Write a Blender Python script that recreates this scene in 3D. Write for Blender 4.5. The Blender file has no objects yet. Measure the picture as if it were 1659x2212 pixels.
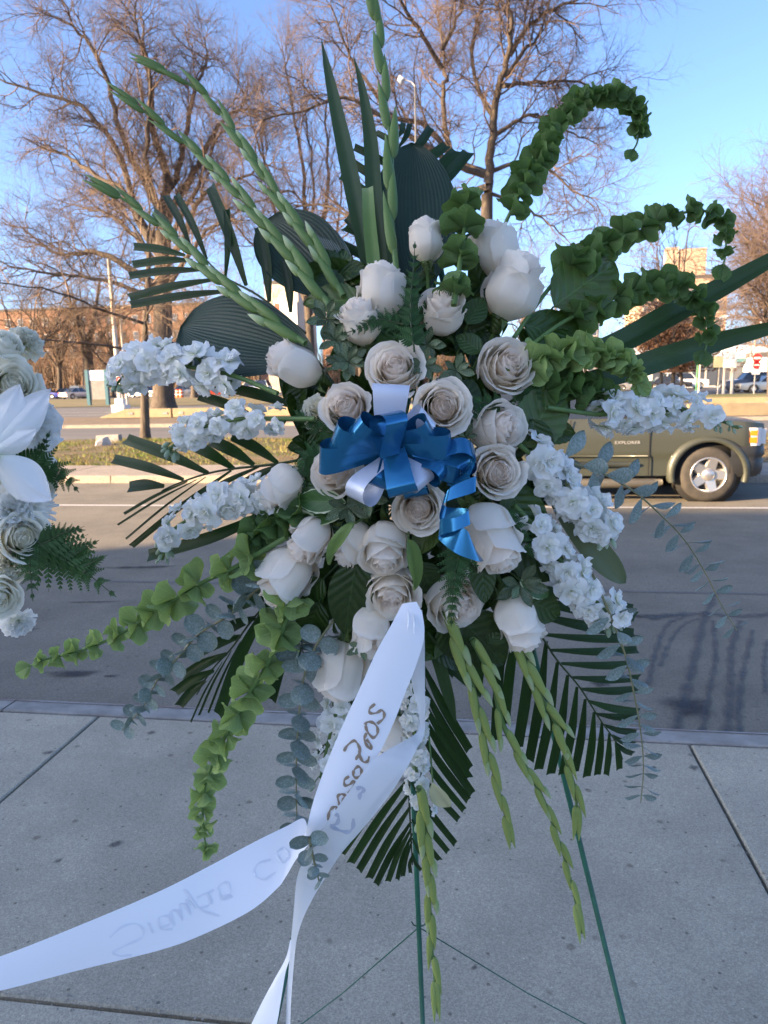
import bpy, math, random
import numpy as np
from math import sin, cos, pi, radians, sqrt
from mathutils import Vector, Matrix

# ------------------------------------------------------------------ camera, sky, sun, exposure
S = bpy.context.scene
COL = S.collection
CY, CP, CR = radians(8.3), radians(10.15), radians(1.17)
CC = Vector((0, 0, 1.6))
FV = Vector((-sin(CY)*cos(CP), cos(CY)*cos(CP), -sin(CP)))
_R0 = Vector((cos(CY), sin(CY), 0)); _U0 = _R0.cross(FV)
RV = cos(CR)*_R0 - sin(CR)*_U0
UV_ = cos(CR)*_U0 + sin(CR)*_R0
FL = 2212*26/36
cam = bpy.data.cameras.new('camera'); co = bpy.data.objects.new('camera', cam); COL.objects.link(co)
cam.sensor_fit = 'VERTICAL'; cam.sensor_height = 36; cam.sensor_width = 27; cam.lens = 26
cam.clip_start = 0.05; cam.clip_end = 3000
cam.dof.use_dof = True; cam.dof.focus_distance = 1.16; cam.dof.aperture_fstop = 11
co.matrix_world = Matrix(((RV.x, UV_.x, -FV.x, CC.x), (RV.y, UV_.y, -FV.y, CC.y), (RV.z, UV_.z, -FV.z, CC.z), (0, 0, 0, 1)))
S.camera = co
SUN_EL = radians(16.0)
SD = Vector((.875, .484, 0)).normalized()            # the way the light travels over the ground
wd = bpy.data.worlds.new('World'); S.world = wd; wd.use_nodes = True
wn = wd.node_tree; bg = wn.nodes['Background']
sky = wn.nodes.new('ShaderNodeTexSky'); sky.sky_type = 'NISHITA'; sky.sun_disc = False
sky.sun_elevation = SUN_EL; sky.sun_rotation = math.atan2(-SD.x, -SD.y)
sky.air_density = 0.58; sky.dust_density = 1.9; sky.ozone_density = 5.0
wn.links.new(sky.outputs[0], bg.inputs[0]); bg.inputs[1].default_value = 0.15
sl = bpy.data.lights.new('sun', 'SUN'); sl.energy = 5.0; sl.angle = radians(0.6); sl.color = (1, .77, .52)
so = bpy.data.objects.new('sun', sl); COL.objects.link(so)
sdir = Vector((SD.x*cos(SUN_EL), SD.y*cos(SUN_EL), -sin(SUN_EL)))
so.rotation_euler = sdir.to_track_quat('-Z', 'Y').to_euler(); so.location = (-20, -10, 20)
S.view_settings.view_transform = 'Standard'; S.view_settings.look = 'None'
S.view_settings.exposure = 2.08; S.view_settings.gamma = 1
S.view_settings.use_curve_mapping = False
S.view_settings.use_white_balance = True; S.view_settings.white_balance_temperature = 7900; S.view_settings.white_balance_tint = 12

S.cycles.max_bounces = 10; S.cycles.diffuse_bounces = 6; S.cycles.transparent_max_bounces = 12

# ------------------------------------------------------------------ helpers
def W(x, y, d):                                       # the point seen at (x, y) of a 1659 x 2212 picture at depth d
    x, y, d = float(x), float(y), float(d)
    return CC + d*(FV + (x-829.5)/FL*RV - (y-1106)/FL*UV_)
def DV(dx, dy, dz):                                   # right, down, towards the viewer
    return (dx*RV - dy*UV_ - dz*FV).normalized()
def PXS(px, d): return float(px*d/FL)
def G(x, y, z=0.0):
    r = W(x, y, 1)-CC; return CC + r*((z-CC.z)/r.z)
def PY(x, y, Y):
    r = W(x, y, 1)-CC; return CC + r*(Y/r.y)
def GX(px, Y, z=-.1):                                  # X of the point on the ground line Y that shows at px
    k = (px-829.5)/FL
    a = RV - k*FV
    return -(a.y*Y + a.z*(z-CC.z))/a.x
rnd = random.Random(7)

def setp(o, label=None, cat=None, group=None, kind=None):
    if label: o['label'] = label
    if cat: o['category'] = cat
    if group: o['group'] = group
    if kind: o['kind'] = kind
    return o
def thing(name, label, cat, group=None, loc=(0, 0, 0), mat=None):
    o = bpy.data.objects.new(name, None); COL.objects.link(o)
    o.empty_display_size = .05
    if mat is not None: o.matrix_world = mat
    else: o.location = loc
    return setp(o, label, cat, group)
def ob(name, me, parent=None, m=None, label=None, kind=None):
    o = bpy.data.objects.new(name, me); COL.objects.link(o)
    if parent is not None: o.parent = parent
    if m is not None: o.matrix_local = m
    return setp(o, label, None, None, kind)
def fill(me, V, F, uv=None, smooth=True, mat=None):
    V = np.asarray(V, dtype=np.float32).reshape(-1, 3)
    if isinstance(F, np.ndarray):
        n, k = F.shape
        me.vertices.add(len(V)); me.vertices.foreach_set('co', V.ravel())
        me.loops.add(n*k); me.loops.foreach_set('vertex_index', F.ravel().astype(np.int32))
        me.polygons.add(n); me.polygons.foreach_set('loop_start', np.arange(0, n*k, k, dtype=np.int32))
        me.update(calc_edges=True)
    else:
        me.from_pydata(V.tolist(), [], F)
    if smooth: me.polygons.foreach_set('use_smooth', np.ones(len(me.polygons), dtype=bool))
    if uv is not None:
        l = np.empty(len(me.loops), dtype=np.int32); me.loops.foreach_get('vertex_index', l)
        ul = me.uv_layers.new(name='UVMap'); ul.data.foreach_set('uv', np.asarray(uv, dtype=np.float32)[l].ravel())
    if mat is not None: me.materials.append(mat)
    me.update()
    return me
class MB:
    def __init__(s): s.v = []; s.f = []; s.uv = []
    def add(s, v, f, uv=None, m=None):
        b = len(s.v)
        for p in v:
            p = Vector(p)
            if m is not None: p = m @ p
            s.v.append((p.x, p.y, p.z))
        s.f += [tuple(i+b for i in q) for q in f]
        s.uv += [tuple(q) for q in uv] if uv is not None else [(0, 0)]*len(v)
    def grid(s, P, close=False, uv=None, m=None, flip=False):       # P[i][j]
        nu, nv = len(P), len(P[0]); f = []
        for i in range(nu if close else nu-1):
            for j in range(nv-1):
                a, b = i*nv+j, ((i+1) % nu)*nv+j
                q = (a, b, b+1, a+1)
                f.append(q[::-1] if flip else q)
        if uv is None: uv = [(i/max(1, nu-1), j/(nv-1)) for i in range(nu) for j in range(nv)]
        s.add([p for r in P for p in r], f, uv, m)
    def box(s, x0, x1, y0, y1, z0, z1, m=None):
        v = [(x, y, z) for z in (z0, z1) for y in (y0, y1) for x in (x0, x1)]
        s.add(v, [(0, 2, 3, 1), (4, 5, 7, 6), (0, 1, 5, 4), (2, 6, 7, 3), (0, 4, 6, 2), (1, 3, 7, 5)], None, m)
    def tube(s, pts, rad, n=6, m=None, cap=True, flat=1.0):
        pts = [Vector(p) for p in pts]
        if not hasattr(rad, '__len__'): rad = [rad]*len(pts)
        rings = []; up = None
        for i, p in enumerate(pts):
            t = (pts[min(i+1, len(pts)-1)]-pts[max(i-1, 0)]).normalized()
            if up is None:
                up = Vector((0, 0, 1)) if abs(t.z) < .9 else Vector((1, 0, 0))
            a = (up - t*up.dot(t)).normalized(); b = t.cross(a); up = a
            rings.append([p + rad[i]*(cos(2*pi*k/n)*a + flat*sin(2*pi*k/n)*b) for k in range(n)])
        P = [[rings[i][k] for i in range(len(pts))] for k in range(n)]
        base = len(s.v)
        s.grid(P, close=True, m=m)
        if cap:
            L = len(pts)
            s.f.append(tuple(base+k*L for k in range(n)))
            s.f.append(tuple(base+k*L+L-1 for k in range(n))[::-1])
    def lathe(s, prof, n=24, m=None, a0=0, a1=2*pi):
        full = abs(a1-a0-2*pi) < 1e-6
        P = [[(r*cos(a0+(a1-a0)*k/n), r*sin(a0+(a1-a0)*k/n), z) for r, z in prof] for k in range(n if full else n+1)]
        s.grid(P, close=full, m=m)
    def mesh(s, name, mat, smooth=True):
        return fill(bpy.data.meshes.new(name), s.v, s.f, s.uv, smooth, mat)
    def build(s, name, mat, parent=None, m=None, smooth=True, label=None, kind=None):
        return ob(name, s.mesh(name, mat, smooth), parent, m, label, kind)
def cr(P, n):                                          # Catmull-Rom through rows of P, n samples
    P = np.asarray(P, float); k = len(P)
    Q = np.vstack([2*P[0]-P[1], P, 2*P[-1]-P[-2]])
    out = []
    for t in np.linspace(0, k-1, n):
        i = min(int(t), k-2); f = t-i
        a, b, c, d = Q[i], Q[i+1], Q[i+2], Q[i+3]
        out.append(.5*((2*b)+(c-a)*f+(2*a-5*b+4*c-d)*f*f+(3*b-a-3*c+d)*f**3))
    return np.array(out)
def frame(pos, z, x=None, s=1.0):
    z = Vector(z).normalized()
    x = Vector(x) if x is not None else (Vector((0, 0, 1)) if abs(z.z) < .9 else Vector((1, 0, 0)))
    x = (x - z*x.dot(z))
    if x.length < 1e-5: x = z.orthogonal()
    x.normalize(); y = z.cross(x)
    if not hasattr(s, '__len__'): s = (s, s, s)
    return Matrix(((x.x*s[0], y.x*s[1], z.x*s[2], pos[0]), (x.y*s[0], y.y*s[1], z.y*s[2], pos[1]), (x.z*s[0], y.z*s[1], z.z*s[2], pos[2]), (0, 0, 0, 1)))
def T(x, y, z): return Matrix.Translation((x, y, z))

# ------------------------------------------------------------------ materials
def mat(name, c1, c2=None, scale=20, rough=.6, spec=.4, metal=0, bump=0, bscale=80, trans=0, tcol=None,
        grad=None, c3=None, s3=3, stripes=0, stripes_c=.7, coord='Object', veins=0, island=0, aniso=0, coat=0, alpha=None, stretch=None, sheen=0, speck=0, pits=0, bdist=.002):
    m = bpy.data.materials.new(name); m.use_nodes = True
    nt = m.node_tree; N = nt.nodes; L = nt.links
    b = N['Principled BSDF']; out = N['Material Output']
    tc = N.new('ShaderNodeTexCoord'); src = tc.outputs[coord]
    if stretch:
        mp = N.new('ShaderNodeMapping'); mp.inputs['Scale'].default_value = stretch
        L.new(src, mp.inputs[0]); src = mp.outputs[0]
    def noise(sc, det=4, r=.6):
        n = N.new('ShaderNodeTexNoise'); n.inputs['Scale'].default_value = sc; n.inputs['Detail'].default_value = det
        n.inputs['Roughness'].default_value = r
        L.new(src, n.inputs['Vector']); return n.outputs['Fac']
    def ramp(f, lo=.35, hi=.65):
        r = N.new('ShaderNodeMapRange'); r.inputs[1].default_value = lo; r.inputs[2].default_value = hi; L.new(f, r.inputs[0]); return r.outputs[0]
    def mix(f, a, bb, t='MIX'):
        x = N.new('ShaderNodeMix'); x.data_type = 'RGBA'; x.blend_type = t
        if isinstance(f, float): x.inputs[0].default_value = f
        else: L.new(f, x.inputs[0])
        for s, q in ((6, a), (7, bb)):
            if isinstance(q, tuple): x.inputs[s].default_value = (*q, 1)
            else: L.new(q, x.inputs[s])
        return x.outputs[2]
    col = c1
    if c2: col = mix(ramp(noise(scale)), c1, c2)
    if c3: col = mix(ramp(noise(s3, 3), .45, .7), col, c3)
    uvn = None
    def uvsep():
        s = N.new('ShaderNodeSeparateXYZ'); L.new(tc.outputs['UV'], s.inputs[0]); return s
    if grad:                                           # along v of the piece: [(pos, colour), ...]
        s = uvsep(); r = N.new('ShaderNodeValToRGB'); L.new(s.outputs[1], r.inputs[0])
        e = r.color_ramp.elements
        while len(e) < len(grad): e.new(.5)
        for q, (p, c) in zip(e, grad): q.position = p; q.color = (*c, 1)
        col = r.outputs[0] if col == c1 and not c2 else mix(.5, r.outputs[0], col) if not c2 else mix(.35, r.outputs[0], col)
    if veins:                                          # side veins and midrib, from the piece's own uv
        s = uvsep()
        def mth(op, a, bb=None):
            x = N.new('ShaderNodeMath'); x.operation = op
            for i, q in enumerate((a, bb)):
                if q is None: continue
                if isinstance(q, (int, float)): x.inputs[i].default_value = q
                else: L.new(q, x.inputs[i])
            return x.outputs[0]
        au = mth('ABSOLUTE', mth('SUBTRACT', s.outputs[0], .5))
        mid = mth('LESS_THAN', au, .012)
        w = mth('SINE', mth('MULTIPLY', mth('SUBTRACT', s.outputs[1], mth('MULTIPLY', au, .55)), veins*6.283))
        sv = mth('GREATER_THAN', w, .965)
        vv = mth('MAXIMUM', mid, mth('MULTIPLY', sv, .55))
        col = mix(mth('MULTIPLY', vv, .5), col, tuple(min(1, q*2.2+.03) for q in c1))
        uvn = w
    if stripes:
        s = uvsep()
        w = N.new('ShaderNodeTexWave'); w.inputs['Scale'].default_value = stripes; w.inputs['Distortion'].default_value = .4; w.inputs['Detail'].default_value = 1
        w.bands_direction = 'X'; cx = N.new('ShaderNodeCombineXYZ'); L.new(s.outputs[0], cx.inputs[0])
        L.new(cx.outputs[0], w.inputs['Vector'])
        col = mix(w.outputs['Fac'], tuple(q*stripes_c for q in c1), col)
        uvn = w.outputs['Fac']
    if speck:
        v = N.new('ShaderNodeTexVoronoi'); v.inputs['Scale'].default_value = speck; L.new(src, v.inputs['Vector'])
        hs = N.new('ShaderNodeSeparateColor'); L.new(v.outputs['Color'], hs.inputs[0])
        r = ramp(hs.outputs[0], .0, 1.0)
        dk = mix(r, (.55, .55, .55), (1.35, 1.33, 1.28))
        col = mix(.55, col, mix(1.0, col, dk, 'MULTIPLY'))
    if pits:                                           # sparse dark pits and a few pale grains
        for sc, th, cc in ((pits, .16, (.5, .49, .48)), (pits*.31, .12, (.6, .58, .57)), (pits*1.7, .13, (1.5, 1.5, 1.45))):
            v = N.new('ShaderNodeTexVoronoi'); v.inputs['Scale'].default_value = sc; L.new(src, v.inputs['Vector'])
            hs = N.new('ShaderNodeSeparateColor'); L.new(v.outputs['Color'], hs.inputs[0])
            g = N.new('ShaderNodeMath'); g.operation = 'LESS_THAN'; g.inputs[1].default_value = .10; L.new(hs.outputs[0], g.inputs[0])
            c = N.new('ShaderNodeMapRange'); c.inputs[1].default_value = th; c.inputs[2].default_value = th*1.8; c.inputs[3].default_value = 1; c.inputs[4].default_value = 0; L.new(v.outputs['Distance'], c.inputs[0])
            k = N.new('ShaderNodeMath'); k.operation = 'MULTIPLY'; L.new(g.outputs[0], k.inputs[0]); L.new(c.outputs[0], k.inputs[1])
            col = mix(k.outputs[0], col, mix(1.0, col, cc, 'MULTIPLY'))
    if island:
        oi = N.new('ShaderNodeObjectInfo'); h = N.new('ShaderNodeHueSaturation')
        v = N.new('ShaderNodeMapRange'); v.inputs[3].default_value = 1-island; v.inputs[4].default_value = 1+island
        L.new(oi.outputs['Random'], v.inputs[0]); L.new(v.outputs[0], h.inputs['Value'])
        if isinstance(col, tuple): h.inputs['Color'].default_value = (*col, 1)
        else: L.new(col, h.inputs['Color'])
        col = h.outputs[0]
    if isinstance(col, tuple): b.inputs['Base Color'].default_value = (*col, 1)
    else: L.new(col, b.inputs['Base Color'])
    b.inputs['Roughness'].default_value = rough; b.inputs['Metallic'].default_value = metal
    b.inputs['Specular IOR Level'].default_value = spec
    if coat: b.inputs['Coat Weight'].default_value = coat; b.inputs['Coat Roughness'].default_value = .08
    if aniso: b.inputs['Anisotropic'].default_value = aniso
    if sheen: b.inputs['Sheen Weight'].default_value = sheen
    if bump:
        bp = N.new('ShaderNodeBump'); bp.inputs['Strength'].default_value = bump; bp.inputs['Distance'].default_value = bdist
        h = noise(bscale, 5, .65)
        if uvn is not None:
            a = N.new('ShaderNodeMath'); a.operation = 'ADD'; L.new(h, a.inputs[0]); L.new(uvn, a.inputs[1]); h = a.outputs[0]
        L.new(h, bp.inputs['Height']); L.new(bp.outputs[0], b.inputs['Normal'])
    sh = b.outputs[0]
    if trans:
        t = N.new('ShaderNodeBsdfTranslucent')
        if tcol: t.inputs[0].default_value = (*tcol, 1)
        elif isinstance(col, tuple): t.inputs[0].default_value = (*col, 1)
        else: L.new(col, t.inputs[0])
        ms = N.new('ShaderNodeMixShader'); ms.inputs[0].default_value = trans
        L.new(sh, ms.inputs[1]); L.new(t.outputs[0], ms.inputs[2]); sh = ms.outputs[0]
    if alpha is not None:
        tr = N.new('ShaderNodeBsdfTransparent'); ms = N.new('ShaderNodeMixShader')
        if isinstance(alpha, float): ms.inputs[0].default_value = alpha
        else:
            f = ramp(noise(alpha[0], 6, .7), alpha[1], alpha[2])
            s = uvsep()
            def tent(o):
                a = N.new('ShaderNodeMath'); a.operation = 'PINGPONG'; a.inputs[1].default_value = .5; L.new(o, a.inputs[0])
                c = N.new('ShaderNodeMapRange'); c.inputs[1].default_value = .0; c.inputs[2].default_value = alpha[3]; L.new(a.outputs[0], c.inputs[0]); return c.outputs[0]
            q = N.new('ShaderNodeMath'); q.operation = 'MULTIPLY'; L.new(tent(s.outputs[0]), q.inputs[0]); L.new(tent(s.outputs[1]), q.inputs[1])
            q2 = N.new('ShaderNodeMath'); q2.operation = 'MULTIPLY'; L.new(q.outputs[0], q2.inputs[0]); L.new(f, q2.inputs[1])
            q3 = N.new('ShaderNodeMath'); q3.operation = 'MULTIPLY'; q3.inputs[1].default_value = alpha[4]; L.new(q2.outputs[0], q3.inputs[0])
            L.new(q3.outputs[0], ms.inputs[0])
        L.new(tr.outputs[0], ms.inputs[1]); L.new(sh, ms.inputs[2]); sh = ms.outputs[0]
    L.new(sh, out.inputs[0])
    return m
# ================================================================== THE SETTING
m_road = mat('asphalt', (.185, .168, .134), (.148, .134, .106), scale=3, c3=(.21, .19, .152), s3=.7, rough=.9, bump=.7, bscale=90, speck=170, pits=60, bdist=.006)
m_road2 = mat('asphalt_far', (.14, .135, .13), (.11, .107, .104), scale=.5, rough=.9, stretch=(.12, 1, 1), bump=.3, bscale=30, bdist=.01)
m_conc = mat('sidewalk_concrete', (.43, .385, .30), (.375, .335, .26), scale=4, c3=(.32, .285, .225), s3=1.3, rough=.88, bump=.5, bscale=120, speck=260, pits=42, island=.07, bdist=.003)
m_kerb = mat('kerb_concrete', (.30, .29, .27), (.2, .19, .175), scale=7, rough=.9, bump=.5, bscale=60, island=.06, bdist=.004)
m_kerb_steel = mat('kerb_steel_face', (.42, .43, .45), (.24, .14, .11), scale=2.5, c3=(.3, .28, .28), s3=20, rough=.6, spec=.5, metal=.2)
m_walkfar = mat('far_walk_concrete', (.33, .28, .225), (.27, .23, .19), scale=3, rough=.9, bump=.3, bscale=60, island=.06, speck=60)
m_gap = mat('joint_dirt', (.045, .042, .038), (.07, .06, .05), scale=30, rough=1)
m_grassbase = mat('verge_soil', (.13, .105, .05), (.19, .14, .08), scale=2.5, c3=(.09, .10, .035), s3=1.1, rough=1, bump=1, bscale=40, bdist=.02)
m_grass = mat('grass_blade', (.13, .19, .03), (.27, .21, .08), scale=1.6, rough=.8, trans=.25)
m_soil = mat('bare_soil', (.2, .15, .1), (.14, .10, .065), scale=2, rough=1, bump=.8, bscale=20, bdist=.02)
m_paint = mat('road_paint', (.62, .6, .56), (.4, .39, .37), scale=40, rough=.7)
m_beam = mat('barrier_concrete', (.32, .25, .15), (.26, .2, .12), scale=2, rough=.85, bump=.4, bscale=30, bdist=.01, island=.05)
m_stain = mat('oil_stain', (.018, .018, .02), rough=.55, alpha=(9, .25, .6, .28, .75))
m_wet = mat('wet_streak', (.02, .02, .023), rough=.35, alpha=(14, .2, .6, .45, .68))
m_gum = mat('gum_spot', (.06, .06, .062), rough=.8, alpha=(60, .1, .5, .35, .6))

def sheet(name, x0, x1, y0, y1, z, m, kind='structure', parent=None):
    b = MB(); b.add([(x0, y0, z), (x1, y0, z), (x1, y1, z), (x0, y1, z)], [(0, 1, 2, 3)], [(0, 0), (1, 0), (1, 1), (0, 1)])
    return b.build(name, m, parent, kind=kind, smooth=False)
# the ground: one sheet to the horizon
sheet('ground', -900, 900, -300, 1200, -.17, m_soil)
road = sheet('road', -260, 200, 3.3, 12.36, -.13, m_road)
KZ = -.13
# near sidewalk, slab by slab
walk = sheet('sidewalk', -14, 14, -3, 3.17, -.03, m_gap)
for i, x0 in enumerate(np.arange(-1.9-2.77*3, 12, 2.77)):
    for (y0, y1) in ((1.55, 3.17), (-.06, 1.55), (-1.67, -.06), (-2.98, -1.67)):
        if abs(x0) > 6 and y0 < 1: continue
        b = MB(); e = .006; z = 0; h = .006
        xa, xb, ya, yb = x0+e, x0+2.77-e, y0+e, y1-e
        b.add([(xa, ya, -.03), (xb, ya, -.03), (xb, yb, -.03), (xa, yb, -.03), (xa, ya, z-h), (xb, ya, z-h), (xb, yb, z-h), (xa, yb, z-h),
               (xa+h, ya+h, z), (xb-h, ya+h, z), (xb-h, yb-h, z), (xa+h, yb-h, z)],
              [(0, 1, 5, 4), (1, 2, 6, 5), (2, 3, 7, 6), (3, 0, 4, 7), (4, 5, 9, 8), (5, 6, 10, 9), (6, 7, 11, 10), (7, 4, 8, 11), (8, 9, 10, 11)])
        b.build('paving_slab', m_conc, walk, smooth=False)
kerb = thing('kerb', None, None, loc=(0, 0, 0)); kerb['kind'] = 'structure'
xs = [-14, -8.6, -5.5, -2.43, 1.35, 4.4, 8, 14]
for a, c in zip(xs, xs[1:]):
    b = MB(); x0, x1 = a+.004, c-.004
    prof = [(3.18, -.14), (3.18, -.004), (3.188, .002), (3.30, .0), (3.318, -.01), (3.325, -.03), (3.335, -.14)]
    b.grid([[(x0, y, z) for y, z in prof], [(x1, y, z) for y, z in prof]], flip=True)
    b.build('kerb_stone', m_kerb, kerb, smooth=False)
    b = MB(); prof = [(3.288, .0045), (3.318, -.0055), (3.330, -.03), (3.342, -.12)]
    b.grid([[(x0, y, z) for y, z in prof], [(x1, y, z) for y, z in prof]], flip=True)
    b.build('steel_edging', m_kerb_steel, kerb, smooth=False)
# far kerb, far sidewalk, verge
fk = thing('far_kerb', None, None); fk['kind'] = 'structure'
for k in range(14):
    x0 = -22+k*3.05
    b = MB(); prof = [(12.33, -.15), (12.35, -.02), (12.37, .0), (12.50, .0)]
    b.grid([[(x0+.008, y, z) for y, z in prof], [(x0+3.042, y, z) for y, z in prof]], flip=True)
    b.build('kerb_stone', m_walkfar, fk, smooth=False)
fw = sheet('far_sidewalk', -60, 60, 12.5, 14.0, -.012, m_gap)
for k in range(24):
    x0 = -20+k*1.52
    b = MB(); b.box(x0+.008, x0+1.512, 12.51, 13.99, -.01, rnd.uniform(-.002, .003)); b.build('paving_slab', m_walkfar, fw, smooth=False)
b = MB(); P = []
for i in range(60):
    x = -30+i*.9; P.append([(x, y, -.02+.10*sin(pi*min(1, (y-14)/7))*(.8+.3*sin(x*.7+y))) for y in np.linspace(14, 21.2, 10)])
b.grid(P, flip=True); b.build('grass_verge', m_grassbase, None, kind='structure')
def vz(x, y): return -.02+.10*sin(pi*min(1, max(0, (y-14)/7)))*(.8+.3*sin(x*.7+y))
V = []; Fc = []
for k in range(42000):
    x = rnd.uniform(-16, 12); y = 14.02+7*rnd.random()**1.2
    cl = sin(x*1.3+2*sin(y*.9))*sin(y*1.7+x*.4)
    if rnd.random() > .45+.5*cl: continue
    if x > 4 and y < 18: continue
    z = vz(x, y)-.005; a = rnd.uniform(0, 2*pi); h = rnd.uniform(.03, .09)*(1+.3*cl); w = rnd.uniform(.008, .02)
    ax, ay = cos(a)*w, sin(a)*w; lx, ly = rnd.gauss(0, .03), rnd.gauss(0, .03)
    i = len(V); V += [(x-ax, y-ay, z), (x+ax, y+ay, z), (x+lx, y+ly, z+h)]; Fc.append((i, i+1, i+2))
setp(ob('grass', fill(bpy.data.meshes.new('grass'), V, np.array(Fc), None, False, m_grass)), 'patchy green and straw coloured grass growing on the verge across the road', 'grass', kind='stuff')
m_leaf_dead = mat('dead_leaf', (.26, .15, .07), (.14, .085, .045), scale=3, rough=.9)
V = []; Fc = []
for k in range(9000):
    if k < 3500: x = rnd.uniform(-14, 5); y = 14+6.5*rnd.random()
    else: x = rnd.uniform(3.5, 14); y = rnd.uniform(14.1, 21)
    z = vz(x, y)+.012; s = rnd.uniform(.015, .04)
    i = len(V)
    for q in range(4):
        a = q*pi/2+rnd.random(); V.append((x+s*cos(a), y+s*sin(a)*.7, z+rnd.uniform(0, .025)))
    Fc.append((i, i+1, i+2, i+3))
setp(ob('fallen_leaves', fill(bpy.data.meshes.new('fallen_leaves'), V, np.array(Fc), None, False, m_leaf_dead)), 'dry brown fallen leaves scattered over the verge across the road', 'leaves', kind='stuff')
# second carriageway, median, main road
sheet('service_road', -260, 220, 21.2, 28.6, -.125, m_road2)
b = MB()
for k in range(30):
    x0 = -70+k*3.5; b.box(x0+.01, x0+3.49, 28.6, 29.0, -.15, -.0+.004*(k % 3))
b.build('median_kerb', m_walkfar, None, kind='structure', smooth=False)
sheet('median', -120, 110, 29.0, 36.5, -.03, m_soil)
sheet('main_road', -260, 220, 36.5, 56, -.10, m_road2)
sheet('park_lawn', -260, 5, 56, 88, -.06, mat('lawn', (.15, .12, .05), (.2, .15, .08), scale=.6, c3=(.10, .11, .04), s3=.3, rough=1))
sheet('traffic_island_lawn', GX(1330, 50), 60, 46.5, 61.5, -.04, mat('island_lawn', (.16, .16, .045), (.24, .2, .07), scale=.5, rough=1, bump=.6, bscale=6, bdist=.05))
sheet('cross_street', 5, 200, 61.6, 92, -.08, m_road2)
sheet('parking_lot', -260, 5, 88, 125, -.08, m_road2)
# paint
sheet('lane_line', -60, 60, 9.93, 10.03, -.126, m_paint, parent=None)
sheet('lane_line', -40, 60, 5.98, 6.02, -.1262, mat('worn_paint', (.14, .135, .13), rough=.9), parent=None)
for y in (40.5, 44.5, 50.5):
    sheet('lane_line', -80, 60, y, y+.16, -.096, m_paint)
# stains on the road and pavement
def blot(name, x, y, rx, ry, z, m, a=0, parent=None, n=18, seed=0):
    r = random.Random(seed or int((x*13+y*7)*100)); b = MB()
    P = []
    for i in range(n+1):
        row = []
        for j in range(9):
            u, v = i/n*2-1, j/8*2-1
            rx_ = rx*(1+.25*sin(3*v+seed)); X = x+cos(a)*u*rx_-sin(a)*v*ry; Y = y+sin(a)*u*rx_+cos(a)*v*ry
            row.append((X, Y, z))
        P.append(row)
    b.grid(P); return b.build(name, m, parent, kind='structure')
zz = -.1255
for (px, py, rx, ry) in ((55, 1360, .09, .035), (155, 1455, .17, .06), (240, 1460, .05, .02), (1490, 1525, .13, .13), (1300, 1478, .06, .04), (60, 1215, .3, .04), (300, 1225, .4, .05), (1400, 1330, .25, .05), (700, 1300, .3, .04), (200, 1300, .25, .02)):
    zz += .00007; p = G(px, py, zz); blot('oil_stain', p.x, p.y, rx, ry, zz, m_stain, .15, road)
def streak(pts, w, z):
    P = cr([[*G(x, y, z)] for x, y in pts], 40); b = MB(); rows = []
    for i, p in enumerate(P):
        t = P[min(i+1, 39)]-P[max(i-1, 0)]; n = np.array([-t[1], t[0], 0]); n /= np.linalg.norm(n)
        ww = w*(1+.3*sin(i*1.3))*.5
        rows.append([tuple(p-n*ww), tuple(p), tuple(p+n*ww)])
    b.grid(rows, uv=[(j/2, .5) for i in range(40) for j in range(3)]); b.build('wet_streak', m_wet, road, kind='structure')
z0 = -.1245
for pts, w in (([(1400, 1480), (1415, 1410), (1440, 1350), (1480, 1330)], .05), ([(1425, 1440), (1445, 1390), (1475, 1350), (1510, 1335)], .04),
               ([(1455, 1590), (1480, 1500), (1500, 1420), (1520, 1340), (1545, 1280)], .08), ([(1515, 1590), (1530, 1500), (1545, 1420), (1540, 1340)], .05),
               ([(1570, 1590), (1578, 1480), (1580, 1400), (1600, 1340)], .07), ([(1600, 1592), (1595, 1540), (1605, 1450), (1625, 1360)], .05),
               ([(1400, 1335), (1500, 1325), (1600, 1330), (1700, 1325)], .12), ([(1655, 1500), (1650, 1440), (1657, 1380)], .04)):
    streak(pts, w, z0); z0 += .0001
r2 = random.Random(3); z1 = .0012
for k in range(30):
    x = r2.uniform(-2.6, 2.2); y = r2.uniform(.9, 3.1); s = r2.choice((.008, .012, .016, .028))
    z1 += .00003; blot('gum_spot', x, y, s, s*.75, z1, m_gum, r2.random(), walk, n=8, seed=k+1)
blot('pavement_stain', -.02, 1.45, .05, .05, .0028, mat('stain_brown', (.09, .055, .05), rough=.8, alpha=(40, .2, .5, .3, .5)), 0, walk, n=8, seed=5)

# grit gathered in the joints and scattered over the slabs
V = []; Fc = []; rg = random.Random(12)
for k in range(2600):
    q = rg.random()
    if q < .30: x, y = rg.uniform(-3, 3), 1.55+rg.gauss(0, .018)
    elif q < .50: x, y = rg.uniform(-3, 3), 3.165+rg.gauss(0, .02)
    elif q < .62: x, y = rg.choice((-1.9, .87))+rg.gauss(0, .014), rg.uniform(.4, 3.1)
    elif q < .80: x, y = rg.uniform(-3.5, 4), 3.40+abs(rg.gauss(0, .08))
    else: x, y = rg.uniform(-2.6, 2.4), rg.uniform(.8, 3.1)
    z = .001 if y < 3.3 else -.129; s_ = rg.uniform(.0012, .0042); i = len(V); a = rg.random()*6
    V += [(x+s_*cos(a), y+s_*sin(a), z), (x+s_*cos(a+2), y+s_*sin(a+2.2), z), (x+s_*cos(a+4), y+s_*sin(a+4.1), z), (x, y, z+s_*rg.uniform(.6, 1.2))]
    Fc += [(i, i+1, i+3), (i+1, i+2, i+3), (i+2, i, i+3)]
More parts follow.
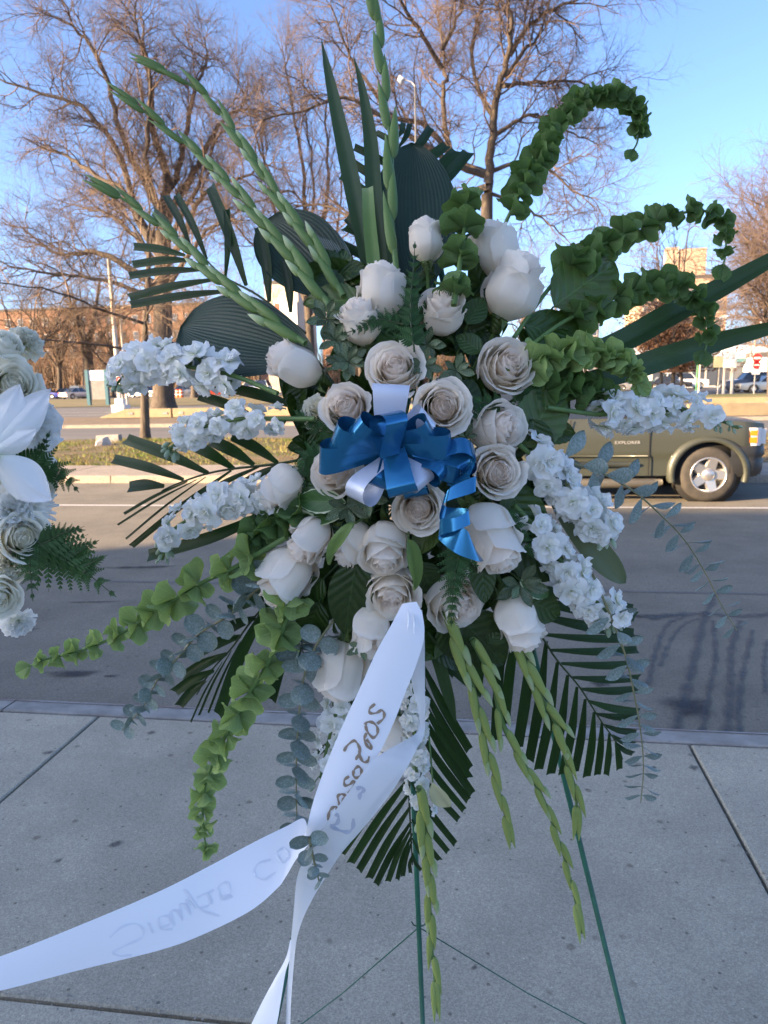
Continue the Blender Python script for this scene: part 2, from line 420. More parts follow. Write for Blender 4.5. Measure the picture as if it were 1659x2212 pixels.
setp(ob('grit', fill(bpy.data.meshes.new('grit'), V, np.array(Fc), None, False, mat('grit_stone', (.16, .14, .12), (.42, .4, .36), scale=60, rough=.9))), 'loose grit along the pavement joints and in the gutter', 'grit', kind='stuff')
# concrete barriers and kerbs on the median
def beam(x0, x1, y, z0, h, label, slope=0, dep=.35, name='concrete_barrier', rows=1):
    t = thing(name, label, 'barrier', 'concrete barriers on the median', (x0, y, z0)); L = x1-x0
    b = MB()
    b.add([(slope, 0, 0), (L, 0, 0), (L, dep, 0), (slope, dep, 0), (slope, 0, h), (L, 0, h), (L, dep, h), (slope, dep, h)],
          [(0, 1, 5, 4), (1, 2, 6, 5), (2, 3, 7, 6), (3, 0, 4, 7), (4, 5, 6, 7)])
    b.build('beam', m_beam, t, smooth=False)
    if slope:
        b = MB(); b.add([(0, 0, 0), (slope-.01, 0, 0), (slope-.01, dep, 0), (0, dep, 0), (slope-.01, 0, h), (slope-.01, dep, h), (0, 0, .04), (0, dep, .04)],
                        [(0, 1, 4, 6), (1, 2, 5, 4), (2, 3, 7, 5), (3, 0, 6, 7), (6, 4, 5, 7)])
        b.build('sloped_end', m_beam, t, smooth=False)
    for q in (.12, .88):
        b = MB(); b.box(slope+(L-slope)*q-.12, slope+(L-slope)*q+.12, -.03, 0, h*.35, h*.62); b.build('bracket', m_kerb, t, smooth=False)
xa = GX(217, 34.6); names = ['leftmost sand coloured median barrier with a sloping end beside the white pole', 'second sand coloured median barrier from the left behind the slim tree', 'sand coloured median barrier behind the palm leaflets left of the white stocks',
      'sand coloured median barrier behind the left white stocks', 'sand coloured median barrier hidden behind the middle of the flowers']
for k, nm in enumerate(names):
    beam(xa+k*3.7+(.1 if k else 0), xa+(k+1)*3.7, 34.6, .0, .42, nm, slope=1.35 if k == 0 else 0)
xr = GX(1500, 35)
for k, nm in enumerate(['upper right median barrier directly behind the green car bonnet', 'rightmost median barrier beyond the front of the green car']):
    beam(xr+k*3.7, xr+k*3.7+3.62, 35.2, .0, .5, nm)
beam(GX(1490, 30), GX(1490, 30)+7, 30.2, -.03, .45, 'long low barrier beam in front of the grassy island at right')
p = G(253, 956); t = thing('concrete_block', 'short grey concrete block lying on the verge beside the slim tree', 'block', None, (p.x-.3, p.y, vz(p.x, p.y)-.02))
b = MB(); b.add([(-.35, 0, 0), (.35, 0, 0), (.35, .25, 0), (-.35, .25, 0), (-.33, .02, .2), (.33, .02, .22), (.33, .23, .22), (-.33, .23, .2)],
                [(0, 1, 5, 4), (1, 2, 6, 5), (2, 3, 7, 6), (3, 0, 4, 7), (4, 5, 6, 7)]); b.build('block', m_kerb, t, smooth=False)
p = G(222, 964)
b = MB(); P = []
for i in range(10):
    a = 2*pi*i/10; rr = .22*(1+.25*sin(3*a+1))
    P.append([(rr*cos(a), rr*sin(a)*.8, 0), (rr*.9*cos(a+.1), rr*.75*sin(a), .12), (rr*.5*cos(a)+.04, rr*.5*sin(a), .2+.05*cos(a)), (.05, 0, .23)])
b.grid(P, close=True)
setp(b.build('rock', mat('white_stone', (.55, .5, .45), (.4, .36, .32), scale=6, rough=.9), None, T(p.x, p.y, vz(p.x, p.y)-.02), smooth=False), 'pale angular stone lying on the grass verge at left', 'rock')

# ================================================================== BUILDINGS
m_brick = mat('brick_far', (.30, .16, .10), (.23, .12, .08), scale=.35, rough=.9)
m_brick2 = mat('brick_pale', (.50, .36, .25), (.42, .29, .2), scale=.3, rough=.9)
m_win = mat('window_glass', (.05, .06, .08), rough=.15, spec=.7)
m_frame = mat('window_frame', (.5, .48, .45), rough=.6)
m_stonew = mat('pale_stone', (.55, .48, .38), (.48, .42, .33), scale=.4, rough=.9)
m_roof = mat('roof_dark', (.1, .09, .085), rough=.9)
WINM = {}
def window(parent, x, z, w, h, y=-.0, two=False):
    k = (w, h)
    if k not in WINM:
        b = MB(); b.box(-w/2, w/2, -.10, .02, 0, h); b2 = MB(); b2.box(-w/2+.09, w/2-.09, -.115, -.1, .09, h/2-.03); b2.box(-w/2+.09, w/2-.09, -.115, -.1, h/2+.03, h-.09)
        WINM[k] = (b.mesh('window', m_frame, False), b2.mesh('pane', m_win, False))
    o = ob('window', WINM[k][0], parent, T(x, y, z)); ob('pane', WINM[k][1], o)
def block(name, label, x0, x1, y, h, dep, wall, ww=1.2, wh=1.7, cols=0, floors=0, z0=1.0, chim=(), cat='building'):
    t = thing(name, label, cat, None, (x0, y, -.12)); L = x1-x0
    b = MB(); b.box(0, L, 0, dep, 0, h); b.build('wall', wall, t, smooth=False)
    b = MB(); b.box(-.15, L+.15, -.15, dep+.15, h+.002, h+.5); r = b.build('roof', m_roof, t, smooth=False)
    for (cx, cw, ch, cd) in chim:
        b = MB(); b.box(cx, cx+cw, 1.5, 1.5+cd, h+.5, h+ch); b.build('chimney', wall, r, smooth=False)
    fh = (h-z0)/max(1, floors)
    for f in range(floors):
        for c in range(cols): window(t, L*(c+.5)/cols, z0+f*fh, ww, wh)
    return t
# the block down the near side of the street, whose roof line and corner cast the shade
nb = thing('brick_block', 'tan brick block down the near side of the street whose shade falls across the road', 'building', None, (-34.75, -9.7, -.12))
b = MB(); b.box(0, 22, -12, 0, 0, 11.3); b.build('wall', mat('near_brick', (.45, .38, .3), (.38, .32, .26), scale=3, rough=.9), nb, smooth=False)
b = MB(); b.box(-.12, 22.12, -12.1, .12, 11.303, 11.5); b.build('parapet', m_kerb, nb, smooth=False)
for f in range(3):
    for k in range(6):
        b = MB(); b.box(1.2+k*3.5, 2.9+k*3.5, .002, .05, 1.2+f*3.4, 3.1+f*3.4); w = b.build('window', m_frame, nb, smooth=False)
        b = MB(); b.box(1.3+k*3.5, 2.8+k*3.5, .05, .06, 1.3+f*3.4, 3.0+f*3.4); b.build('pane', m_win, w, smooth=False)
block('brick_apartments', 'long red brick apartment block behind the trees at left', GX(-260, 150), GX(545, 150), 150, 17.6, 14, m_brick, cols=30, floors=5)
block('brick_apartments', 'red brick building glimpsed between the central roses and green leaves', GX(700, 140), GX(1075, 140), 140, 16.5, 14, m_brick, cols=14, floors=4)
block('apartment_tower', 'pale brick apartment tower with two chimneys behind the palm leaves', GX(1375, 130), GX(1560, 130), 130, 16.8, 14, m_brick2, cols=6, floors=6,
      chim=((GX(1432, 130)-GX(1375, 130), 1.9, 5.2, 2), (GX(1462, 130)-GX(1375, 130), 4.0, 4.9, 3)))
block('flat_roofed_block', 'dark flat roofed building seen between the bells of Ireland at right', GX(1160, 110), GX(1290, 110), 110, 10.2, 12, mat('dull_brick', (.2, .13, .12), rough=.9), cols=5, floors=3)
bb = block('stone_building', 'tan building carrying a white billboard behind the gladiolus stalks', GX(582, 118), GX(652, 118), 118, 17.0, 12, m_stonew, cols=0, floors=0)
b = MB(); x1 = GX(602, 118)-GX(582, 118); x2 = GX(650, 118)-GX(582, 118)
b.box(x1, x2, -.5, -.2, 10.5, 14.2); bd = b.build('billboard', mat('billboard_white', (.8, .76, .7), rough=.6), bb, smooth=False)
b = MB(); b.box(x1+.15, x1+.9, -.52, -.505, 12.2, 13.9); b.build('red_panel', mat('billboard_red', (.6, .12, .07), rough=.6), bd, smooth=False)
# white shop
wb = thing('low_shop', 'low pale blue and white shop with a teal band behind the cars at right', 'building', None, (GX(1330, 96), 96, -.12))
L_ = GX(1720, 96)-GX(1330, 96); m_pw = mat('shop_wall', (.5, .53, .58), (.45, .48, .53), scale=.5, rough=.8)
b = MB(); b.box(0, L_*.8, 0, 14, 0, 2.9); b.build('wall', m_pw, wb, smooth=False)
b = MB(); b.box(-.3, L_*.82, -1.2, 14, 3.35, 4.9); b.build('fascia', mat('fascia', (.45, .49, .56), (.4, .44, .5), scale=.3, rough=.7), wb, smooth=False)
b = MB(); b.box(-.3, L_*.82, -1.25, 14, 2.95, 3.345); b.build('teal_band', mat('teal', (.06, .16, .17), rough=.6), wb, smooth=False)
b = MB(); b.box(L_*.52, L_*.66, -1.3, -1.2, 3.7, 4.5); b.build('sign_panel', mat('sign_pale', (.7, .7, .72), rough=.6), wb, smooth=False)
for q in (.06, .2, .33, .42, .5, .56, .64):
    b = MB(); b.box(L_*q, L_*q+1.7, -.06, -.002, .1, 2.6); w = b.build('shop_window', m_frame, wb, smooth=False)
    b = MB(); b.box(L_*q+.12, L_*q+1.58, -.08, -.06, .2, 2.5); b.build('pane', m_win, w, smooth=False)
b = MB(); b.box(L_*.7, L_*.7+.5, -.03, -.002, 1.4, 2.0); b.build('blue_notice', mat('notice_blue', (.03, .15, .5), rough=.5), wb, smooth=False)
block('white_shed', 'small white building at the right edge behind the silver car', GX(1640, 90), GX(1640, 90)+12, 90, 3.4, 8, mat('shed_white', (.7, .7, .72), rough=.8), cols=0, floors=0)

# ================================================================== POLES AND SIGNS
m_polew = mat('pole_paint', (.62, .55, .45), (.5, .43, .35), scale=3, rough=.7)
m_poleg = mat('pole_grey', (.3, .3, .3), rough=.5, metal=.4)
m_teal = mat('teal_metal', (.03, .11, .14), rough=.4)
m_white = mat('sign_white', (.78, .76, .72), rough=.5)
m_red = mat('sign_red', (.55, .03, .03), rough=.45)
m_black = mat('black_paint', (.02, .02, .02), rough=.5)
def pole(name, label, cat, px, Y, h, r, m=None, group=None, base=None, arm=None):
    x = GX(px, Y); t = thing(name, label, cat, group, (x, Y, -.08)); m = m or m_polew
    b = MB(); b.tube([(0, 0, 0), (0, 0, h*.5), (0, 0, h)], [r, r*.85, r*.65], 8); b.build('post', m, t)
    if base:
        b = MB(); b.box(-base, base, -base, base, 0, base*1.1); b.box(-base*.6, base*.6, -base*.6, base*.6, base*1.1, base*2); b.build('footing', m_white, t, smooth=False)
    if arm:
        dx, up = arm
        b = MB(); b.tube([(0, 0, h), (dx*.3, 0, h+up*.7), (dx*.7, 0, h+up), (dx, 0, h+up)], r*.5, 6); b.build('arm', m, t)
        b = MB(); b.tube([(dx, 0, h+up), (dx*1.12, 0, h+up+.03), (dx*1.3, 0, h+up-.05)], [.1, .2, .1], 8, flat=.6); b.build('lamp_head', mat('lamp_head', (.75, .74, .7), rough=.3), t)
    return t
t = pole('lamp_post', 'tall white lamp post on a square footing at left', 'pole', 262, 44, 9.2, .17, base=.42)
sg = thing('traffic_sign', 'white no turn sign with red ring on the post left of the stocks', 'sign', None, (GX(267, 43.4), 43.4, -.08))
b = MB(); b.tube([(0, 0, 0), (0, 0, 2.8)], .035, 6); b.build('post', m_polew, sg)
b = MB(); b.box(-.38, .38, -.06, -.03, 1.45, 2.25); b.build('plate', m_white, sg, smooth=False)
b = MB(); b.lathe([(.25, 0), (.25, .01), (.33, .01), (.33, 0)], 24, Matrix.Translation((0, -.065, 1.85)) @ Matrix.Rotation(pi/2, 4, 'X')); b.box(-.28, .28, -.012, -.004, -.03, .03, Matrix.Translation((0, -.065, 1.85)) @ Matrix.Rotation(pi/4, 4, 'Y')); b.build('red_ring', m_red, sg, smooth=False)
b = MB(); b.box(-.04, .02, -.068, -.062, 1.66, 1.95); b.box(.02, .15, -.068, -.062, 1.9, 1.96); b.build('arrow', m_black, sg, smooth=False)
pole('lamp_post', 'slender grey pole just right of the white lamp post', 'pole', 276, 47, 6.4, .10)
pole('thin_pole', 'thin brown pole rising from the park lawn at left', 'pole', 96, 57, 4.6, .04, mat('rusty', (.12, .06, .03), rough=.9))
t = thing('notice_board', 'teal framed park notice board with a white header panel', 'sign', None, (GX(214, 60), 60, -.08))
for s in (-.85, .85):
    b = MB(); b.box(s-.14, s+.14, -.14, .14, 0, 3.0); b.build('post', m_teal, t, smooth=False)
b = MB(); b.box(-.70, .70, -.05, .05, 2.1, 2.95); b.build('header_panel', mat('header', (.62, .62, .66), rough=.5), t, smooth=False)
b = MB(); b.box(-.70, .70, -.04, .04, .5, 2.08); b.build('notice_panel', mat('notice', (.16, .15, .14), (.24, .22, .2), scale=4, rough=.3), t, smooth=False)
pole('street_lamp', 'street lamp whose pale head shows among the central treetops', 'lamp', 905, 32, 13.2, .05, m_poleg, 'street lamps', arm=(-.5, .25))
pole('street_lamp', 'street lamp with curved arm over the shop roof at right', 'lamp', 1617, 92, 7.0, .1, m_poleg, 'street lamps', arm=(-2.8, .9))
pole('street_lamp', 'pale street lamp curving up between the dark leaves right of centre', 'lamp', 1196, 60, 7.4, .12, m_polew, 'street lamps', arm=(-1.0, .5))
t = pole('sign_post', 'green and white post standing on the island below the bells tip', 'pole', 1508, 55, 4.2, .09, m_polew)
b = MB(); b.tube([(-.18, -.05, 0), (-.16, -.05, 2.2), (-.2, -.05, 4.4)], .05, 6); b.build('green_stake', mat('green_paint', (.07, .22, .1), rough=.5), t)
def plates(px, Y, label, specs, h, name='road_sign', cat='sign', w2=False):
    t = thing(name, label, cat, None, (GX(px, Y), Y, -.08))
    for s in ((-.3, .3) if w2 else (0,)):
        b = MB(); b.tube([(s, 0, 0), (s, 0, h)], .12 if w2 else .05, 6); b.build('post', m_polew, t)
    for k, (z0, z1, w, m) in enumerate(specs):
        b = MB(); b.box(-w, w, -.16, -.13, z0, z1); b.build('plate', m, t, smooth=False)
    return t
m_yel = mat('sign_cream', (.66, .56, .32), rough=.5)
plates(1516+34, 63, 'cream square sign on a thin post left of the double sign', [(2.1, 2.95, .5, m_yel)], 3.0)
plates(1571, 62, 'pair of white route signs on two thick posts', [(2.05, 2.75, .5, m_white), (2.82, 3.2, .52, m_white)], 2.9, w2=True)
t = plates(1628, 61, 'round red and white no entry sign on a post behind the cars', [(1.5, 2.0, .28, m_white)], 3.1)
b = MB(); b.lathe([(0, 0), (.32, 0), (.34, .02), (0, .02)], 24, T(0, -.2, 2.72) @ Matrix.Rotation(pi/2, 4, 'X')); b.build('red_disc', m_red, t, smooth=False)
b = MB(); b.box(-.24, .24, -.24, -.222, 2.65, 2.79); b.build('white_bar', m_white, t, smooth=False)
b = MB(); b.lathe([(0, 0), (.27, 0), (.29, .02), (0, .02)], 24, T(0, -.2, 2.2) @ Matrix.Rotation(pi/2, 4, 'X')); b.build('red_disc', m_red, t, smooth=False)
b = MB(); b.box(-.2, .2, -.24, -.222, 2.15, 2.25); b.build('white_bar', m_white, t, smooth=False)
t = pole('flagpole', 'tall white flagpole flying a small striped flag at right', 'flagpole', 1624, 85, 8.4, .07, m_polew)
for k in range(7):
    b = MB(); b.grid([[(.07+i*.12, .05*sin(i*.9), 6.6+k*.17), (.07+i*.12, .05*sin(i*.9), 6.6+k*.17+.165)] for i in range(9)]); b.build('flag_stripe', m_red if k % 2 == 0 else m_white, t)
b = MB(); b.box(.06, .5, -.12, -.09, 7.2, 7.8); b.build('flag_canton', mat('flag_blue', (.03, .05, .2), rough=.7), t, smooth=False)

# ================================================================== VEHICLES
m_tyre = mat('tyre_rubber', (.035, .033, .03), (.06, .053, .045), scale=8, rough=.85)
m_alloy = mat('alloy', (.62, .6, .57), rough=.3, metal=.85)
m_glass = mat('car_glass', (.02, .025, .03), rough=.06, spec=.9)
m_dark = mat('dark_plastic', (.03, .031, .03), rough=.55)
m_lamp = mat('lamp_clear', (.7, .7, .7), rough=.12, spec=.8)
m_amber = mat('lamp_amber', (.8, .22, .02), rough=.2, spec=.8)
m_chrome = mat('chrome', (.5, .49, .46), rough=.3, metal=.3)
WM = {}
def wheel(parent, x, y, z, r, w, side):
    if r not in WM:
        b = MB(); pr = [(r*.62, -w*.5), (r*.80, -w*.52), (r*.93, -w*.46), (r*.99, -w*.34), (r, -w*.1), (r, w*.1), (r*.99, w*.34), (r*.93, w*.46), (r*.62, w*.5)]
        b.lathe(pr, 40); ty = b.mesh('tyre', m_tyre)
        b = MB(); b.lathe([(r*.64, -w*.50), (r*.62, -w*.53), (r*.585, -w*.5), (r*.57, -w*.40), (r*.56, w*.3)], 40); rim = b.mesh('rim', m_alloy)
        b = MB()
        for k in range(5):
            m = Matrix.Rotation(2*pi*k/5, 4, 'Z')
            b.add([(.06*r/.37, -.062*r/.37, -w*.40), (.06*r/.37, .062*r/.37, -w*.40), (r*.58, .05*r/.37, -w*.46), (r*.58, -.05*r/.37, -w*.46),
                   (.06*r/.37, -.08*r/.37, -w*.30), (.06*r/.37, .08*r/.37, -w*.30), (r*.58, .072*r/.37, -w*.3), (r*.58, -.072*r/.37, -w*.3)],
                  [(0, 1, 2, 3), (1, 5, 6, 2), (0, 3, 7, 4)], None, m)
        sp = b.mesh('spokes', m_alloy, False)
        b = MB(); b.lathe([(0, -w*.56), (r*.1, -w*.56), (r*.19, -w*.52), (r*.22, -w*.44), (r*.22, -w*.3)], 24); hub = b.mesh('hub_cap', m_alloy)
        b = MB(); b.lathe([(0, -w*.1), (r*.57, -w*.1)], 24); bk = b.mesh('brake_disc', m_dark)
        WM[r] = (ty, rim, sp, hub, bk)
    ms = WM[r]
    m = T(x, y, z) @ Matrix.Rotation(-pi/2 if side < 0 else pi/2, 4, 'X')
    m = T(x, y, z) @ (Matrix.Rotation(-pi/2, 4, 'X') if side < 0 else Matrix.Rotation(pi/2, 4, 'X'))
    o = ob('wheel', ms[0], parent, m)
    for nm, q in zip(('rim', 'spokes', 'hub_cap', 'brake_disc'), ms[1:]): ob(nm, q, o)
def shell(top, sill, xs, wheels, ra, zc, hw, bulge, nz=12):
    """side panels as a grid: top(x), sill(x) give the height range; bulge(t) how far the side stands out"""
    b = MB()
    for s in (-1, 1):
        P = []
        for x in xs:
            lo = sill(x)
            for xc in wheels:
                if abs(x-xc) < ra: lo = max(lo, zc+sqrt(max(0, ra*ra-(x-xc)**2)))
            hi = top(x); P.append([(x, s*(hw-bulge(lo+(hi-lo)*j/nz, x)), lo+(hi-lo)*j/nz) for j in range(nz+1)])
        b.grid(P, flip=s < 0)
    P = [[(x, y*(hw-bulge(top(x), x)), top(x)+.03*(1-y*y)) for y in np.linspace(-1, 1, 9)] for x in xs]
    b.grid(P, flip=True)
    return b
def car(name, label, px, Y, paint, kind='sedan', hd=0, L=4.6, group='cars parked beyond the road'):
    x = GX(px, Y); t = thing(name, label, 'car', group, mat=T(x, Y, -.075) @ Matrix.Rotation(hd, 4, 'Z'))
    H = {'sedan': 1.45, 'suv': 1.72, 'van': 1.95}[kind]; hw = .9; r = .33 if kind == 'sedan' else .37
    belt = H*.60; h2 = L/2
    def top(x):
        u = x/h2
        if kind == 'sedan': return belt-.16*max(0, u-.45)**1*1.3-.08*max(0, -u-.6)
        return belt+.04-.2*max(0, u-.5)
    wx = (-h2+.85, h2-.9)
    ax = sorted(set([round(v, 3) for v in np.linspace(-h2, h2, 31)]+[round(c+d, 3) for c in wx for d in (-.38, -.3, -.2, 0, .2, .3, .38)]))
    bl = lambda z, x: .10*abs(z-.55)**1.5+.16*max(0, abs(x/h2)-.82)**1*4*.5
    b = shell(top, lambda x: .24+.1*max(0, abs(x/h2)-.9)*5, ax, wx, .39, r, hw, bl, 6)
    for s in (-1, 1):
        e = s*h2; w0 = hw-bl(.5, e)
        b.grid([[(e+s*.07*(1-(2*k/6-1)**2), w0*(k/3-1), z) for z in (.3, .5, top(e))] for k in range(7)], flip=s < 0)
    b.build('body', paint, t)
    # greenhouse
    f0, f1 = (.42*h2, .12*h2) if kind == 'sedan' else (.45*h2, .22*h2)
    r0, r1 = (-.72*h2, -.42*h2) if kind == 'sedan' else (-.97*h2, -.86*h2)
    zb = belt-.02; yb, yt = hw-.06, hw-.24
    b = MB(); b.add([(f0, -yb, zb), (f0, yb, zb), (f1, yt, H-.04), (f1, -yt, H-.04), (r0, -yb, zb), (r0, yb, zb), (r1, yt, H-.04), (r1, -yt, H-.04)],
                    [(0, 1, 2, 3), (5, 4, 7, 6), (0, 3, 7, 4), (1, 5, 6, 2)]); b.build('windows', m_glass, t, smooth=False)
    b = MB(); b.grid([[(f1+.04-(f1-r1+.1)*i/6, (yt+.02)*(k/3-1), H-.045+.05*(1-(i/3-1)**2*.6)*(1-.3*(k/3-1)**2)) for k in range(7)] for i in range(7)]); b.build('roof', paint, t)
    for xx in (f1-.02, (f1+r1)/2, r1+.05):
        for s in (-1, 1):
            b = MB(); fx = f0 if xx == f1-.02 else xx if xx != r1+.05 else r0
            b.add([(fx-.04, s*(yb+.012), zb), (fx+.04, s*(yb+.012), zb), (xx+.04, s*(yt+.012), H-.03), (xx-.04, s*(yt+.012), H-.03)], [(0, 1, 2, 3)])
            b.build('pillar', paint, t, smooth=False)
    for s in (-1, 1):
        b = MB(); b.box(h2-.12, h2+.05, s*.66-.17, s*.66+.17, .58, .72); b.build('headlight', m_lamp, t, smooth=False)
        b = MB(); b.box(-h2-.05, -h2+.1, s*.68-.15, s*.68+.15, .62, .82); b.build('taillight', m_red, t, smooth=False)
        for xx in wx: wheel(t, xx, s*(hw-.12), r, r, .22, s)
    b = MB(); b.box(h2+.02, h2+.075, -.4, .4, .35, .55); b.build('grille', m_dark, t, smooth=False)
    return t
def paint(n, c, metal=.2): return mat('paint_'+n, c, rough=.3, metal=metal, coat=.8)
pw, pb, pk, pg, ps, pr_ = paint('white', (.75, .74, .72), 0), paint('blue', (.05, .06, .3)), paint('black', (.03, .03, .035)), paint('grey', (.2, .2, .21)), paint('silver', (.5, .49, .47), .6), paint('red', (.4, .06, .03))
car('parked_car', 'blue saloon parked at the far left beyond the lawn', 100, 95, pb, hd=0)
car('parked_car', 'black car parked between the blue saloon and the white hatchback', 148, 97, pk, hd=.5)
car('parked_car', 'small pale saloon parked left of the white estate car', 168, 93, ps, hd=1.2)
car('parked_car', 'white estate car parked left of the thick tree at left', 184, 97, pw, 'suv', hd=1.4)
car('parked_car', 'silver car parked behind the teal notice board', 222, 98, ps, hd=.3)
car('parked_car', 'white saloon parked behind the slim trunk at left', 315, 92, pw, hd=-.2)
car('parked_car', 'grey car parked between the two left trunks under the stocks', 405, 100, pg, hd=.1)
car('parked_car', 'dark red car glimpsed under the upper left white stocks', 470, 92, pr_, hd=.2)
car('parked_van', 'white van parked under the big round leaf at left', 545, 88, pw, 'van', hd=pi)
car('parked_car', 'silver saloon parked under the light green bells at right', 1310, 80, ps, hd=0)
car('parked_car', 'blue grey car parked just behind the right white stocks', 1350, 84, paint('slate', (.12, .15, .22)), hd=0)
car('parked_car', 'black car parked left of the white estate car at right', 1442, 84, pk, hd=0)
car('parked_car', 'white estate car parked behind the two slim trunks at right', 1478, 86, pw, 'suv', hd=0)
car('parked_car', 'dark blue car with its nose behind the silver saloon at right', 1622, 68.5, paint('navy', (.05, .06, .09)), 'suv', hd=pi)
car('parked_car', 'silver saloon cut by the right edge of the view', 1658, 66, ps, hd=pi)
def cone(px, Y, label):
    t = thing('traffic_barrel', label, 'barrel', 'orange traffic barrels', (GX(px, Y), Y, -.08)); mo = mat('safety_orange', (.75, .13, .03), rough=.6)
    for z0, z1, m in ((0, .3, mo), (.3, .45, m_white), (.45, .7, mo), (.7, .82, m_white), (.82, 1.0, mo)):
        b = MB(); b.lathe([(.3-.1*z0, z0), (.3-.1*z1, z1-.002)], 12); b.build('band', m, t)
cone(384, 88, 'orange traffic barrel just right of the thick left trunk'); cone(392, 88, 'second orange traffic barrel right of the thick left trunk')

# the green sport utility car in the near lane
SX, SY = GX(1530, 10.45, .25), 10.45; XF = SX+.72; LEN = 4.75
m_suv = mat('green_grey_paint', (.055, .060, .046), (.050, .055, .042), scale=2, rough=.42, metal=.1, coat=.25, bump=.05, bscale=3)
suv = thing('green_suv', 'dark green sport utility car with alloy wheel driving in the far lane', 'car', None, (XF-LEN/2, SY+.93, KZ))
hw = .93; R_ = .375; xfw = SX-(XF-LEN/2); xrw = xfw-2.85; h2 = LEN/2
def stop(x):
    if x > xfw-.75: 
        u = (x-(xfw-.75))/(h2-(xfw-.75)); return 1.14-.075*u-.07*max(0, u-.75)*4*max(0, u-.75)
    return 1.14
def ssill(x): return .36 if x < h2-.55 else .36+.0*(x)
ax = sorted(set([round(v, 3) for v in np.linspace(-h2, h2, 70)]+[round(c+d, 3) for c in (xfw, xrw) for d in (-.445, -.44, -.43, -.41, -.38, -.33, -.26, -.18, -.09, 0, .09, .18, .26, .33, .38, .41, .43, .44, .445)]))
def sbulge(z, x):
    v = .030*((z-.82)/.3)**2 if z > .82 else .0
    v += .022 if z < .60 else 0
    v += .02 if .60 <= z < .64 else 0
    e = max(0, abs(x)/h2-.86); return v+e*e*7.5
b = shell(stop, ssill, ax, (xfw, xrw), .445, R_, hw, sbulge, 16); b.build('body', m_suv, suv)
for s in (-1, 1):                                       # flares, doors' seams, mouldings, running boards
    for xc in (xfw, xrw):
        b = MB(); P = []
        for k in range(31):
            a = radians(-12)+radians(204)*k/30
            ro = .53+.015*sin(3*a)
            P.append([(xc+.44*cos(a), s*(hw-.03), R_+.44*sin(a)), (xc+.445*cos(a), s*(hw+.045), R_+.445*sin(a)), (xc+.49*cos(a), s*(hw+.05), R_+.49*sin(a)), (xc+ro*cos(a), s*(hw+.012), R_+ro*sin(a)), (xc+(ro+.01)*cos(a), s*(hw-.05), R_+(ro+.01)*sin(a))])
        b.grid(P, flip=s > 0); b.build('wheel_flare', m_suv, suv)
        b = MB(); b.lathe([(.44, -.16), (.44, .16), (.05, .16)], 24, T(xc, s*(hw-.2), R_) @ Matrix.Rotation(-s*pi/2, 4, 'X')); b.build('wheel_arch', m_black, suv)
    xd = xfw-.78; seams = (xd, xd-1.05, xd-1.95)
    for x in seams:
        b = MB(); b.box(x-.007, x+.007, s*(hw+.004)-.006, s*(hw+.004)+.002, .37, 1.13); b.build('door_seam', m_black, suv, smooth=False)
    b = MB(); b.tube([(-h2+1.2, s*(hw+.012), .52), (xd-.2, s*(hw+.012), .52), (xd-.12, s*(hw+.01), .52)], [.04, .04, .01], 8, flat=.4); b.build('door_moulding', m_suv, suv)
    b = MB(); b.tube([(-h2+1.2, s*(hw+.012), .635), (xd-.02, s*(hw+.012), .635)], [.012, .012], 6, flat=.6); b.build('body_line', m_suv, suv)
    b = MB(); b.tube([(xrw+.58, s*(hw+.03), .265), (xrw+.7, s*(hw+.05), .265), (xfw-.72, s*(hw+.05), .265), (xfw-.6, s*(hw+.02), .28)], [.05, .065, .065, .04], 10, flat=.7); rb = b.build('running_board', mat('board', (.12, .11, .09), rough=.5, metal=.3), suv)
    b = MB()
    for k in range(70):
        x = xrw+.75+k*.027
        if x > xfw-.75: break
        b.box(x, x+.012, s*(hw+.05)-.03, s*(hw+.05)+.05, .305, .318)
    b.build('tread_ribs', m_dark, rb, smooth=False)
    for xc in (xfw, xrw): wheel(suv, xc, s*(hw-.10), R_, R_, .25, s)
    b = MB(); P = [[(h2-.03-.20*a, s*(hw-.025-.42*max(0, .5-a)**2), z) for z in (.76, .80, .9, .97, 1.0)] for a in (0, .25, .5, .75, 1)]
    b.grid(P, flip=s > 0); b.build('headlight', m_lamp, suv)
    for z0, z1 in ((.80, .875), (.90, .965)):
        b = MB(); b.box(h2-.21, h2-.12, s*(hw-.018)-.008, s*(hw-.018)+.004, z0, z1); b.build('side_marker', m_amber, suv, smooth=False)
    b = MB(); b.box(h2-.1, h2+.02, s*.62-.2, s*.62+.2, .78, .98); b.build('headlight', m_lamp, suv, smooth=False)
b = MB(); P = []
for k in range(17):                                     # bumper wraps round the nose
    a = -pi/2+pi*k/16; y = (hw+.03)*sin(a)/1.0; xx = h2-.48+.60*max(0.0, cos(a))**.45
    P.append([(xx-.03, y*.97, .34), (xx+.01, y, .40), (xx+.02, y, .56), (xx-.01, y, .58), (xx+.03, y, .62), (xx+.02, y, .74), (xx-.06, y*.97, .765)])
b.grid(P, flip=True); b.build('bumper', m_dark, suv)
b = MB(); b.box(h2-.05, h2+.01, -.75, .75, .74, 1.02); b.build('grille', m_dark, suv, smooth=False)
b = MB(); b.box(-h2-.08, -h2+.04, -hw+.04, hw-.04, .4, .72); b.build('rear_bumper', m_dark, suv, smooth=False)
b = MB(); b.box(-h2-.005, -h2+.02, -hw+.12, hw-.12, .72, 1.14); b.build('tailgate', m_suv, suv, smooth=False)
b = MB(); b.box(-h2+.3, h2-.3, -hw+.25, hw-.25, .3, .42); b.build('underbody', m_black, suv, smooth=False)
fx0, fx1 = xfw-.72, xfw-1.35; rx0, rx1 = -h2+.02, -h2+.25; zt = 1.74; yb, yt = hw-.06, hw-.22
